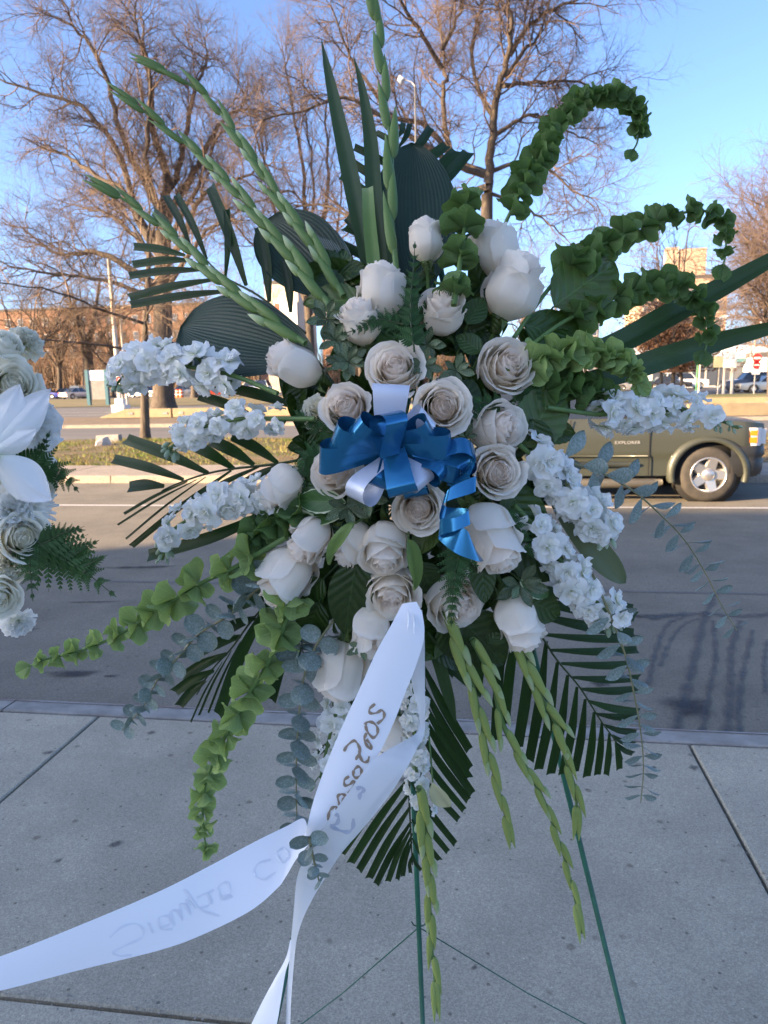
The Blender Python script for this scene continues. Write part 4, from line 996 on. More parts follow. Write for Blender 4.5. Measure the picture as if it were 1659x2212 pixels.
ROSES = [
 (920, 522, 92, (-.05, -1, .08), 'bud', 0, 'topmost white rosebud standing upright in front of the tall ribbed leaf'),
 (1066, 545, 100, (-.25, -1, .15), 'bud', 1, 'upright white rosebud half hidden by green bells at upper right', .03),
 (1108, 622, 122, (.38, -.9, .22), 'bud', 2, 'large white rosebud tilted to the right beside the big oval leaf'),
 (822, 632, 98, (.05, -1, .12), 'bud', 1, 'tall narrow white rosebud left of the dark fern tip'),
 (776, 686, 100, (-.25, -.8, .45), 'half', 0, 'ruffled white rose just below the tall narrow bud at upper left', -.01),
 (955, 667, 100, (.05, -.55, .75), 'half', 1, 'small half open white rose right of the dark fern tip'),
 (640, 790, 118, (-.85, -.42, .25), 'bud', 0, 'white rosebud lying on its side at the left beside the big round leaf'),
 (855, 798, 135, (-.12, -.18, .95), 'open', 0, 'large open cream rose above the silver ribbon loop', -.01),
 (1095, 790, 138, (.18, -.05, .95), 'open', 1, 'large open cream rose at right beside the light green bells'),
 (748, 882, 108, (-.12, -.1, .95), 'half', 2, 'half open rose just left of the silver ribbon loop'),
 (957, 880, 130, (.02, .05, 1), 'open', 2, 'fully open peach centred rose above the right end of the blue bow', -.02),
 (1075, 922, 118, (.5, .05, .8), 'half', 1, 'half open white rose facing right, between the dark leaves at right'),
 (728, 1020, 118, (-.45, .03, .88), 'half', 0, 'half open rose at the lower left of the blue bow', -.01),
 (612, 1054, 92, (-.75, .55, .2), 'bud', 2, 'narrow white rosebud pointing left above the variegated leaves'),
 (1074, 1020, 124, (.12, .06, .97), 'open', 0, 'open rose with a drooping pointed petal right of the blue streamer', -.005),
 (905, 1098, 126, (-.12, .18, .95), 'open', 1, 'open pale rose directly below the blue bow', -.02),
 (674, 1164, 104, (-.55, .68, .42), 'bud', 0, 'white rosebud facing lower left with its pink tip showing, above another bud', -.01),
 (622, 1240, 112, (-.5, .78, .3), 'bud', 1, 'white rosebud opening downwards at the lower left edge of the roses', -.005),
 (764, 1174, 86, (-.45, .82, .25), 'bud', 2, 'slender white rosebud behind the curled olive leaf', .01),
 (832, 1190, 112, (0, .78, .6), 'half', 2, 'white rose nodding down below the centre of the bow', -.01),
 (848, 1282, 124, (-.02, .45, .88), 'open', 2, 'open rose just above the knot of the long white ribbon', -.0),
 (800, 1360, 112, (-.12, 1, .08), 'bud', 0, 'white rosebud hanging head down left of the white ribbon knot', .01),
 (738, 1442, 110, (-.15, 1, -.05), 'bud', 1, 'smooth white rosebud hanging lowest at left above the white stocks', .03),
 (985, 1302, 140, (.35, .35, .85), 'open', 1, 'wide open white rose behind the hanging fern tip', .015),
 (1118, 1340, 108, (.38, .9, .1), 'bud', 2, 'white rosebud hanging at lower right above the palm frond', .0),
 (1058, 1158, 128, (.38, .78, .45), 'bud', 1, 'large blush rosebud right of the lower blue streamer', -.015),
 (842, 1592, 92, (-.2, 1, .1), 'bud', 2, 'peach tinted rosebud hanging behind the lettered white ribbon', .05),
]
for q in ROSES:
    x, y, w, ax, kd, vr, lb = q[:7]; rose(x, y, w, ax, kd, vr, lb, q[7] if len(q) > 7 else 0.0)
# ruffled carnation
def ruffled(n, seed, m, R0=.5):
    R = random.Random(seed); out = []
    for k in range(n):
        f = k/n; tilt = .15+1.25*f; ph = k*2.4; L = .30+.22*f; w = .16+.10*f; P = []; sd = R.random()*9
        for i in range(9):
            u = i/8*2-1; row = []
            for j in range(6):
                v = j/5; ww = w*(.25+.75*v); zz = .05*sin(6*u+sd)*v**2+.025*sin(15*u+sd)*v**3
                rr = .03+L*v*sin(tilt)-zz*cos(tilt); hz = .25*(1-f)+L*v*cos(tilt)+zz*sin(tilt)
                row.append((rr*cos(ph)-u*ww*sin(ph), rr*sin(ph)+u*ww*cos(ph), hz))
            P.append(row)
        b = MB(); b.grid(P); out.append(b.mesh('petal', m))
    return out
CARN = ruffled(34, 5, m_cream); CARNW = ruffled(34, 6, m_whitep)
def carnation(x, y, w, ax, meshes, label, off=0.0, pd=None, group='carnations'):
    d = pd or dep(x, y, off); p = W(x, y, d); s = PXS(w, d)/.95; z = DV(*ax); M = frame(p-z*.3*s, z)
    t = thing('carnation', label, 'carnation', group, mat=M)
    for me in meshes: ob('petal', me, t, Matrix.Scale(s, 4))
    b = MB(); b.tube([(0, 0, 0), (0, 0, -.12*s), (0, 0, -1.2*s)], [.16*s, .1*s, .04*s], 8); b.build('stem', m_gstem, t)
carnation(684, 890, 76, (-.3, 0, .9), CARN, 'small cream ruffled carnation left of the half open rose', .01)

# ------------------------------------------------------------------ stocks
def floret_mesh(seed):
    R = random.Random(seed); b = MB()
    for (n, L, tilt0, w) in ((5, .50, 1.35, .27), (5, .40, .95, .23), (4, .26, .5, .17)):
        o = R.random()*6
        for k in range(n):
            ph = o+2*pi*k/n+R.uniform(-.2, .2); tilt = tilt0+R.uniform(-.25, .2); sd = R.random()*9; P = []; l2 = L*R.uniform(.85, 1.1); fold = R.uniform(-.25, .3)
            for i in range(6):
                u = i/5*2-1; row = []
                for j in range(5):
                    v = j/4; ww = w*sin(pi*min(1, .12+.58*v))*(1 if v < .95 else .92); q = v*(1-.16*u*u)
                    zz = .075*sin(3*u+sd)*v*v-.10*v*v*(tilt > 1)+fold*.3*u*u*v+.03*sin(7*u+sd)*v**3
                    rr = .02+l2*q*sin(tilt)-zz*cos(tilt); hz = l2*q*cos(tilt)+zz*sin(tilt)
                    row.append((rr*cos(ph)-u*ww*sin(ph), rr*sin(ph)+u*ww*cos(ph), hz))
                P.append(row)
            b.grid(P)
    return b.mesh('floret', m_whitep)
FLO = [floret_mesh(s) for s in range(7)]
b = MB(); b.tube([(0, 0, 0), (0, 0, .25), (0, 0, .6), (0, 0, .9), (0, 0, 1)], [.12, .26, .27, .14, .03], 8)
m_bud = mat('stock_bud', (.42, .52, .38), (.3, .42, .28), scale=60, rough=.5, trans=.15, grad=[(0, (.22, .34, .16)), (.6, (.4, .5, .34)), (1, (.75, .78, .68))]); BUDM = b.mesh('bud', m_bud)
def stem_path(pts, off=0.0, n=40, dep_f=None):
    Q = []
    for q in pts:
        x, y = q[:2]; d = (dep_f or dep)(x, y)+off+(q[2] if len(q) > 2 else 0)
        Q.append(list(W(x, y, d)))
    return [Vector(p) for p in cr(Q, n)]
def stem_thing(name, label, cat, group, path, r0, r1, m, side=7):
    o = path[0]; t = thing(name, label, cat, group, o); b = MB(); n = len(path)
    b.tube([p-o for p in path], [r0+(r1-r0)*i/(n-1) for i in range(n)], side); b.build('stem', m, t); return t, o
def stock(pts, w, nf, label, f0=.1, f1=.86, off=0.0, seed=1, nb=9):
    path = stem_path(pts, off); t, o = stem_thing('white_stock', label, 'flower', 'white stocks in the arrangement', path, .004, .0022, m_gstem)
    R = random.Random(seed); N = len(path); nf = int(nf*1.05)
    for k in range(nf):
        f = f0+(f1-f0)*(k+.5)/nf; i = min(N-2, int(f*(N-1))); p = path[i].lerp(path[i+1], f*(N-1)-i)
        tg = (path[i+1]-path[i]).normalized(); a = k*2.399+R.uniform(-.3, .3)
        u = tg.orthogonal().normalized(); v = tg.cross(u); out = cos(a)*u+sin(a)*v
        nd = (out*1.0+tg*R.uniform(-.1, .5)-FV*R.uniform(.1, .6)).normalized(); d = (p-CC).dot(FV)
        s = PXS(w*.66, d)*R.uniform(.7, 1.2)*(1-.3*max(0, f-.6)/.4)
        q = p+out*PXS(w*R.uniform(.17, .33), d)-o
        if k % 3 == 0: ob('calyx', CALX, t, frame(q-nd*.010, nd, None, .035))
        ob('floret', FLO[R.randrange(7)], t, frame(q, nd, None, s) @ Matrix.Rotation(R.random()*6, 4, 'Z'))
    for k in range(nb):
        f = f1+(1-f1)*(k+.3)/nb; i = min(N-2, int(f*(N-1))); p = path[i]; tg = (path[i+1]-path[i]).normalized(); a = k*2.4
        u = tg.orthogonal().normalized(); v = tg.cross(u); out = (cos(a)*u+sin(a)*v)*.8+tg*.6; L = PXS(20, 1.1)*(1-.55*k/nb)
        b = MB(); q = p-o; b.tube([q, q+out*L*.5, q+out*L+Vector((0, 0, -L*.3))], .0009, 5); b.build('pedicel', m_gstem, t)
        ob('bud', BUDM, t, frame(q+out*L+Vector((0, 0, -L*.3)), out+Vector((0, 0, -.7)), None, PXS(24*(1-.5*k/nb), 1.1)))
    return t
stock([(600, 850), (505, 812), (420, 795), (350, 780), (290, 790), (250, 832)], 112, 27, 'white stock reaching left in front of the slim tree, topmost at left', .2, .93, -.02, 1)
stock([(680, 905), (600, 905), (520, 905), (440, 922), (400, 940), (362, 975)], 86, 19, 'white stock reaching left over the grass verge, second from top at left', .15, .9, -.01, 2)
stock([(640, 1040), (560, 1065), (480, 1085), (420, 1115), (370, 1150), (350, 1210)], 100, 19, 'white stock reaching left over the sunlit road, lowest at left', .15, .84, -.01, 3)
stock([(1180, 880), (1290, 895), (1370, 890), (1450, 880), (1520, 895), (1595, 925)], 104, 22, 'white stock reaching right over the green car bonnet', .2, .8, -.01, 4, 12)
stock([(1120, 960), (1175, 1005), (1215, 1055), (1255, 1095), (1300, 1130), (1312, 1165)], 112, 22, 'white stock at right pointing down past the car sill', .1, .92, -.01, 5)
stock([(1110, 1090), (1160, 1145), (1210, 1210), (1250, 1265), (1300, 1310), (1328, 1345)], 108, 23, 'white stock at lower right ending above the palm frond', .08, .93, -.005, 6)
stock([(888, 1430), (893, 1500), (895, 1570), (897, 1640), (905, 1700), (915, 1765)], 78, 20, 'white stock hanging right of the lettered ribbon', .12, .98, .03, 7, 4)
stock([(760, 1450), (735, 1510), (720, 1560), (705, 1620), (692, 1680)], 84, 13, 'white stock hanging left of the lettered ribbon', .12, .98, .03, 8, 3)

# ------------------------------------------------------------------ leaves
def leaf_mesh(L, Wd, peak=.45, curl=.25, fold=.25, serr=0, m=None, wave=.02, nu=7, nv=14, tip=1.0, name='leaf', pw=.75):
    P = []
    for i in range(nu):
        u = i/(nu-1)*2-1; row = []
        for j in range(nv):
            v = j/(nv-1)
            t = v**(math.log(.5)/math.log(peak)); w = Wd/2*max(0.0, sin(pi*t))**pw
            if serr and abs(u) > .9: w *= 1+serr*(1 if j % 2 else -.4)
            row.append((L*v-.1*curl*L*v*v, u*w, fold*abs(u)*w+wave*L*sin(5*v+3*u)*abs(u)-curl*L*v*v*.6))
        P.append(row)
    b = MB(); b.grid(P); return b.mesh(name, m)
LM = {}
def lm(key, **k):
    if key not in LM: LM[key] = leaf_mesh(**k)
    return LM[key]
SAL = [leaf_mesh(1, .56, .42, c, f, .0, m_green, w) for c, f, w in ((.1, .2, .015), (.35, .3, .03), (-.15, .15, .02), (.5, .1, .03))]
SALH = [leaf_mesh(1, .58, .45, c, f, .04, m_green_hi, w, nv=18) for c, f, w in ((.1, .2, .02), (.3, .3, .03))]
def leafthing(a, c, meshes, k, label, wscale=1.0, off=0.0, name='leaf_stem', cat='leaf', roll=0.0, group=None, offe=0.0, nrm=(0, -.15, 1)):
    A, _ = place(*a, off); B, _ = place(*c, off+offe); L = (B-A).length; x = (B-A).normalized(); n = DV(*nrm); n = (n-x*n.dot(x)).normalized()
    n = Matrix.Rotation(roll, 3, x) @ n; y = n.cross(x)
    M = Matrix(((x.x, y.x, n.x, A.x), (x.y, y.y, n.y, A.y), (x.z, y.z, n.z, A.z), (0, 0, 0, 1)))
    t = thing(name, label, cat, group, mat=M)
    ob('leaf_blade', meshes[k % len(meshes)], t, Matrix.Diagonal((L, L*wscale, L, 1)))
    F0 = M.inverted() @ W(CT[0], CT[1]+20, 1.33); b = MB(); b.tube([(0, 0, 0), tuple(F0*.12), tuple(F0*.5), tuple(F0*.9)], .0016, 5); b.build('stalk', m_gstem, t)
    return t
LG = 'single broad leaves among the flowers'
for q in (((1196, 662), (1335, 560), SALH, 0, 'large dark oval leaf against the sky right of the big rosebud', 1.05, -.01, 0, m_green),
          ((1130, 700), (1290, 745), SAL, 0, 'broad dark oval leaf under the second hooked stem at right', .95, .01, 0, None),
          ((784, 650), (644, 640), SALH, 1, 'olive green broad leaf above the ruffled rose', .95, .0, .3, None),
          ((1130, 965), (1215, 828), SALH, 0, 'bright green pointed leaf right of the facing rose', 1.1, .0, .2, None),
          ((1120, 930), (1262, 925), SALH, 1, 'bright green leaf tip poking right above the car door', .8, .01, -.2, None),
          ((1150, 905), (1185, 1010), SAL, 1, 'drooping dull green leaf beside the right roses', 1.0, -.005, 0, None),
          ((855, 775), (848, 680), SAL, 1, 'dark green leaf standing between the upper roses', 1.35, .01, 0, None),
          ((985, 905), (1022, 815), SAL, 0, 'dark green leaf behind the peach centred rose', 1.4, .015, 0, None),
          ((930, 850), (888, 950), SAL, 3, 'curled leaf edge left of the peach centred rose', .7, .0, .8, None),
          ((770, 1210), (742, 1375), SAL, 0, 'long dull leaf hanging above the smooth white bud', 1.0, .0, 0, None),
          ((700, 1250), (625, 1330), SAL, 1, 'dark leaf below the lowest left rosebuds', 1.0, .02, 0, None),
          ((1040, 1200), (1045, 1300), SAL, 2, 'dark leaf hanging right of the fern tip', 1.0, -.01, 0, None),
          ((1100, 1160), (1210, 1250), SAL, 0, 'large dark leaf behind the lower right stock', 1.2, .01, 0, None),
          ((1090, 1050), (1175, 1165), SAL, 2, 'large dark leaf between the right rose and the stocks', 1.1, .01, 0, None),
          ((990, 1330), (1095, 1440), SAL, 0, 'broad dark leaf under the wide open white rose', 1.3, .02, 0, None),
          ((960, 1340), (1010, 1440), SAL, 3, 'dark leaf beside the yellow green gladiolus buds', 1.1, .03, 0, None),
          ((1055, 1390), (1105, 1330), SAL, 1, 'small dark leaf under the lower right rosebud', 1.2, .02, 0, None),
          ((960, 1120), (880, 1200), SALH, 1, 'green leaf folded below the rose under the bow', 1.0, .0, .5, None),
          ((1000, 1150), (985, 1060), SAL, 0, 'dark leaf behind the lower blue streamer', 1.2, .03, 0, None)):
    t = leafthing(q[0], q[1], q[2], q[3], q[4], q[5], q[6], roll=q[7], group=LG)
for q in (((905, 700), (868, 622), 'glossy leaf tucked between the narrow bud and the fern tip'), ((1010, 700), (1045, 640), 'glossy leaf under the big tilted rosebud'), ((600, 1130), (520, 1190), 'broad leaf above the far reaching light green bells'),
          ((705, 1120), (722, 1215), 'dark leaf between the sideways buds at lower left'), ((690, 1300), (655, 1390), 'dark leaf hanging beside the smooth white bud'), ((905, 1215), (945, 1295), 'dark leaf right of the nodding rose'),
          ((1010, 985), (960, 935), 'dark leaf at the right end of the bow'), ((700, 1060), (640, 985), 'dark leaf above the narrow left rosebud'), ((1150, 1130), (1110, 1040), 'dark leaf between the drooping petal rose and the stocks'), ((820, 745), (790, 690), 'dark leaf left of the large open cream rose'),
          ((1040, 760), (985, 720), 'dark leaf left of the right open rose'), ((1170, 720), (1235, 660), 'dark leaf at the root of the second hooked stem'), ((730, 640), (690, 575), 'dark leaf at the foot of the gladiolus stalks'), ((1125, 1290), (1215, 1330), 'dark leaf behind the lower right rosebud')):
    leafthing(q[0], q[1], SAL, len(q[2]), q[2], 1.25, .012, group=LG)
# curled yellow-green leaves
CURL = [leaf_mesh(1, .28, .4, .5, .9, .03, m_glad, .06, nv=20), leaf_mesh(1, .26, .5, -.3, .8, .04, m_green_hi, .05, nv=20)]
leafthing((768, 1130), (683, 1215), CURL, 0, 'curled olive leaf lying across two rosebuds at left', 1.0, -.05, roll=.6)
leafthing((882, 1165), (915, 1285), CURL, 0, 'curled yellow green leaf under the rose below the bow', 1.1, -.05, roll=-.5)
# sprigs of dark filler leaves
R = random.Random(99); GS = 'dark leafy sprigs filling the gaps between the roses'
SPR = [(760, 740, 'upper left, behind the variegated sprig'), (900, 740, 'between the three upper open roses'), (1020, 720, 'above the right open rose'), (1160, 760, 'at the right under the oval leaves'), (1180, 840, 'right of the right open rose'),
       (1020, 850, 'between the two rightmost open roses'), (690, 960, 'left of the blue bow'), (830, 1030, 'behind the middle of the bow'), (960, 1000, 'behind the blue streamer'), (1130, 1080, 'left of the right stocks'),
       (680, 1090, 'under the left half open rose'), (790, 1110, 'under the left end of the bow'), (980, 1180, 'right of the rose below the bow'), (730, 1260, 'below the left rosebuds'), (860, 1180, 'around the nodding rose'),
       (920, 1250, 'behind the ribbon knot'), (1060, 1260, 'above the wide open rose'), (1120, 1210, 'behind the blush rosebud'), (780, 1330, 'around the hanging rosebuds'), (940, 1380, 'right of the ribbon knot'), (1040, 640, 'behind the upper right bells'), (740, 600, 'behind the left gladiolus stalks'), (870, 640, 'behind the upper rosebuds'), (800, 870, 'behind the silver ribbon loop'), (900, 960, 'behind the centre of the bow'), (1080, 980, 'between the two rightmost roses'), (650, 870, 'beside the small carnation'), (760, 1020, 'left of the downward silver loop'), (1000, 1090, 'behind the zigzag streamer'), (880, 1340, 'behind the gathered top of the white ribbon')]
for (x, y, where) in SPR:
    c, d = place(x, y, .085); t = thing('leafy_sprig', 'dark leafy sprig '+where, 'foliage', GS, c)
    for k in range(15):
        a = R.uniform(0, 2*pi); dr = DV(cos(a), sin(a), R.uniform(-.2, .5)); L = PXS(R.uniform(75, 135), d)
        st = -dr*L*.3+DV(0, 0, 1)*R.uniform(-.02, .035)
        ob('leaf', SAL[R.randrange(4)], t, frame(st, DV(R.gauss(0, .45), R.gauss(0, .45), 1), None) @ Matrix.Identity(4) if False else
           (lambda n_, x_: Matrix(((x_.x*L, n_.cross(x_).x*L, n_.x*L, st.x), (x_.y*L, n_.cross(x_).y*L, n_.y*L, st.y), (x_.z*L, n_.cross(x_).z*L, n_.z*L, st.z), (0, 0, 0, 1))))((lambda nn: (nn-dr*nn.dot(dr)).normalized())(DV(R.gauss(0, .5), R.gauss(0, .5)-.2, 1)), dr))
    b = MB(); e = W(CT[0], CT[1]+20, 1.33)-c; b.tube([(0, 0, 0), tuple(e*.5), tuple(e*.9)], .002, 5); b.build('stem', m_gstem, t)
# tall and round ribbed leaves
def ribbed(a, c, Wd, label, m, off=.08, peak=.5, fold=.12, curl=.05, roll=0, pw=.62, wave=.01, nrm=(0, -.1, 1), name='ribbed_leaf'):
    me = leaf_mesh(1, Wd, peak, curl, fold, 0, m, wave, nu=15, nv=26, pw=pw, name='leaf_blade')
    return leafthing(a, c, [me], 0, label, 1.0, off, name=name, roll=roll, nrm=nrm)
ribbed((903, 640), (890, 300), .46, 'tall dark ribbed leaf standing behind the topmost rosebud', m_big, .09, .52)
ribbed((680, 770), (385, 700), .56, 'big round dark ribbed leaf behind the upper left stock', m_big, .05, .60, pw=.5, roll=.15)
ribbed((735, 640), (572, 470), .62, 'folded dark ribbed leaf behind the gladiolus stalks', m_big, .09, .52, pw=.55, fold=.3)
ribbed((752, 650), (648, 462), .40, 'pale grey back of the folded ribbed leaf behind the gladiolus stalks', m_pale_big, .078, .5, fold=-.4, roll=-.5, pw=.6)
ribbed((1190, 1090), (1356, 1262), .22, 'pale olive strap leaf tip right of the stocks', mat('olive_strap', (.15, .19, .09), rough=.5, trans=.2, stripes=6), .03, .62, pw=.6)

# ------------------------------------------------------------------ strap shaped leaves and palm fronds
def strip(pts, widths, off=0.0, fold=.25, n=24, nw=5, twist=0.0, dfun=None, cut=0.0):
    """a leaf blade along picture points, given in pixels with widths in pixels"""
    Q = []
    for (q, w) in zip(pts, widths):
        d = (dfun or dep)(q[0], q[1])+off+(q[2] if len(q) > 2 else 0); Q.append([*W(q[0], q[1], d), PXS(w, d)])
    C_ = cr(Q, n).tolist(); P = []
    for i in range(n):
        p = Vector(C_[i][:3]); t = (Vector(C_[min(i+1, n-1)][:3])-Vector(C_[max(i-1, 0)][:3])).normalized()
        s = FV.cross(t).normalized(); nn = t.cross(s)*-1
        a = twist*i/n; s2 = s*cos(a)+nn*sin(a); n2 = nn*cos(a)-s*sin(a); w = max(C_[i][3], 1e-5)/2
        P.append([p+s2*w*u+n2*(fold*w*(abs(u)-.5))+(t*(w*cut*u) if i == n-1 else Vector((0, 0, 0))) for u in [float(q) for q in np.linspace(-1, 1, nw)]])
    return [[P[i][j] for i in range(n)] for j in range(nw)]
def blade(pts, widths, label, m, off=0.0, fold=.3, twist=0.0, name='sword_leaf', cut=0.0):
    g = strip(pts, widths, off, fold, 30, 7, twist, cut=cut); o = g[3][0]; t = thing(name, label, 'leaf', 'sword shaped leaves', o)
    b = MB(); b.grid([[p-o for p in r] for r in g]); b.build('leaf_blade', m, t)
    b = MB(); e = W(CT[0], CT[1], 1.33)-o; b.tube([(0, 0, 0), tuple(e*.5), tuple(e*.9)], .003, 5); b.build('stalk', m_gstem, t)
blade([(815, 660), (786, 520), (765, 420), (740, 300), (712, 170), (694, 85)], [30, 36, 38, 34, 20, 1], 'tall sword leaf with its tip highest left of the centre stalk', m_blade, .05)
blade([(840, 660), (822, 520), (808, 420), (800, 300), (782, 190), (764, 122)], [28, 34, 36, 30, 16, 1], 'second tall sword leaf just left of the centre gladiolus stalk', m_blade, .045)
blade([(815, 650), (806, 560), (798, 480), (794, 405)], [28, 30, 28, 24], 'short sword leaf with its tip cut square', m_glad, .02, cut=.2)
blade([(855, 655), (848, 560), (838, 470), (832, 400)], [20, 22, 18, 2], 'narrow pointed sword leaf hugging the centre gladiolus stalk', m_blade, .03)
blade([(1190, 800), (1340, 740), (1450, 680), (1560, 622), (1690, 550)], [40, 50, 52, 46, 34], 'upper of two broad strap leaves reaching out past the right edge', m_blade, .045, .6, .5)
blade([(1190, 850), (1330, 808), (1450, 768), (1560, 735), (1740, 690)], [36, 48, 50, 40, 18], 'lower of two broad strap leaves reaching out past the right edge', m_blade, .04, .45, -.3)
blade([(900, 1340), (940, 1410), (968, 1500), (985, 1560)], [14, 26, 24, 3], 'dark strap leaf tip hanging right of the ribbon', m_blade, .05)
def frond(label, rachis, leaflets, w=20, off=.10, r=.0024, fold=.35):
    path = stem_path(rachis, off, 24); t, o = stem_thing('palm_frond', label, 'palm leaf', 'palm fronds round the arrangement', path, r, r*.5, m_rach, 6)
    for q in leaflets:
        a, c = q[0], q[1]; ww = q[2] if len(q) > 2 else w; bow = q[3] if len(q) > 3 else 4
        mx, my = (a[0]+c[0])/2, (a[1]+c[1])/2; dx, dy = c[0]-a[0], c[1]-a[1]; L = sqrt(dx*dx+dy*dy)+1e-6
        mid = (mx-dy/L*bow, my+dx/L*bow, -.004)
        g = strip([(*a, 0), mid, (*c, .004)], [ww*.35, ww, ww*.95], off+rnd.uniform(-.006, .004), fold, 12, 5, rnd.uniform(-.15, .15), cut=rnd.choice((-.5, .5, .35)))
        b = MB(); b.grid([[p-o for p in r_] for r_ in g]); b.build('leaflet', m_palm, t)
frond('palm frond with spread leaflets at upper left against the bare tree', [(660, 720), (560, 640), (480, 595), (425, 540), (372, 500)],
      [((400, 552), (289, 533)), ((416, 562), (287, 572)), ((438, 583), (279, 596)), ((468, 603), (279, 643)), ((501, 628), (282, 659)), ((378, 510), (331, 457)), ((411, 530), (357, 422), 16), ((447, 560), (381, 420), 16), ((532, 617), (454, 403), 24), ((487, 600), (490, 452), 15),
       ((582, 652), (560, 488), 24), ((628, 675), (612, 560), 20)], 18, .07)
frond('palm frond fanned out behind the tall ribbed leaf at top', [(905, 640), (890, 500), (872, 360), (857, 296)],
      [((857, 298), (839, 266), 12), ((858, 298), (871, 264), 12), ((862, 318), (886, 266), 12), ((882, 335), (931, 275), 20), ((890, 360), (964, 313), 22), ((900, 400), (986, 325), 24), ((905, 440), (1012, 328), 26), ((870, 330), (810, 285), 15), ((872, 380), (765, 318), 18), ((875, 440), (744, 340), 18),
       ((880, 480), (735, 380), 18), ((890, 560), (744, 491), 18), ((895, 620), (721, 519), 20), ((890, 640), (748, 470), 20), ((905, 520), (1030, 440), 22), ((905, 570), (1040, 500), 22)], 20, .13)
frond('palm frond reaching left over the grass verge and far kerb', [(690, 985), (600, 1002), (500, 1013), (440, 1025), (380, 1046), (350, 1060)],
      [((450, 1022), (272, 948), 26), ((397, 1036), (245, 991), 22), ((506, 1013), (395, 950), 26), ((549, 1004), (452, 950), 26), ((600, 1000), (500, 940), 24), ((549, 900), (428, 855), 22), ((640, 880), (506, 840), 24), ((355, 1050), (278, 1052), 24),
       ((405, 1040), (268, 1110), 7), ((425, 1036), (254, 1134), 5), ((445, 1030), (272, 1164), 5), ((500, 1016), (284, 1180), 13), ((560, 1008), (430, 1075), 12), ((620, 1000), (500, 1060), 18), ((605, 1095), (320, 1200), 26, -10)], 20, .05)
frond('palm frond at lower left over the kerb behind the eucalyptus', [(640, 1240), (591, 1286), (540, 1345), (500, 1400), (455, 1450), (425, 1500)],
      [((591, 1288), (492, 1318), 22), ((552, 1334), (472, 1370), 24), ((520, 1374), (429, 1408), 24), ((490, 1412), (392, 1464), 22), ((462, 1448), (377, 1495), 22), ((444, 1470), (387, 1525), 20), ((587, 1292), (472, 1545), 26, 10), ((631, 1370), (586, 1512), 24),
       ((500, 1405), (430, 1545), 5), ((520, 1385), (450, 1540), 5), ((480, 1430), (412, 1560), 4), ((620, 1260), (540, 1290), 22)], 22, .06)
frond('palm frond with parallel leaflets at lower right over the wet road', [(1060, 1250), (1120, 1320), (1169, 1374), (1204, 1427), (1252, 1484), (1296, 1554), (1330, 1602), (1345, 1640)],
      [((1169, 1370), (1383, 1380), 17), ((1190, 1404), (1377, 1403)), ((1212, 1433), (1384, 1434)), ((1236, 1463), (1381, 1464)), ((1254, 1488), (1379, 1489)), ((1270, 1514), (1379, 1538), 17), ((1288, 1542), (1377, 1547), 15), ((1305, 1566), (1375, 1582), 14), ((1322, 1588), (1370, 1608), 13), ((1333, 1606), (1368, 1628), 12),
       ((1120, 1290), (1373, 1332), 24), ((1145, 1325), (1370, 1368), 22), ((1090, 1250), (1368, 1318), 26), ((1150, 1350), (1118, 1615), 24, -4), ((1180, 1385), (1143, 1642), 22, -4), ((1204, 1430), (1163, 1662), 20, -4), ((1226, 1458), (1189, 1672), 20, -4), ((1246, 1484), (1215, 1673), 19, -4), ((1264, 1510), (1241, 1668), 18, -3), ((1283, 1538), (1267, 1678), 17, -3), ((1300, 1560), (1290, 1674), 15, -2), ((1316, 1584), (1309, 1674), 14, -2), ((1330, 1602), (1338, 1662), 14, -2),
       ((1120, 1340), (1090, 1565), 22), ((1095, 1330), (1068, 1600), 20), ((1060, 1330), (1030, 1500), 20)], 17, .07)
frond('palm frond hanging at the bottom behind the ribbon and the easel leg', [(905, 1330), (905, 1480), (895, 1600), (884, 1700), (887, 1790), (891, 1868)],
      [((884, 1648), (739, 1845), 14), ((884, 1680), (757, 1864), 18), ((885, 1711), (775, 1880), 17), ((886, 1743), (797, 1897), 17), ((888, 1775), (812, 1910), 15), ((888, 1790), (838, 1904), 13), ((890, 1818), (870, 1893), 10), ((891, 1846), (887, 1886), 8), ((891, 1800), (858, 1900), 10),
       ((905, 1500), (1014, 1680), 17), ((903, 1530), (1021, 1714), 18), ((900, 1570), (1012, 1729), 17), ((897, 1610), (1003, 1750), 15), ((892, 1650), (991, 1770), 15), ((889, 1690), (984, 1823), 14), ((889, 1730), (968, 1840), 13), ((890, 1770), (950, 1858), 12), ((890, 1810), (934, 1870), 10), ((891, 1842), (910, 1880), 8),
       ((915, 1350), (982, 1458), 18), ((910, 1430), (1014, 1620), 20), ((908, 1470), (1016, 1660), 18), ((915, 1380), (1040, 1500), 17),
       ((890, 1500), (800, 1560), 15), ((890, 1470), (690, 1480), 14), ((880, 1440), (700, 1560), 15), ((870, 1500), (668, 1640), 14)], 22, .075)

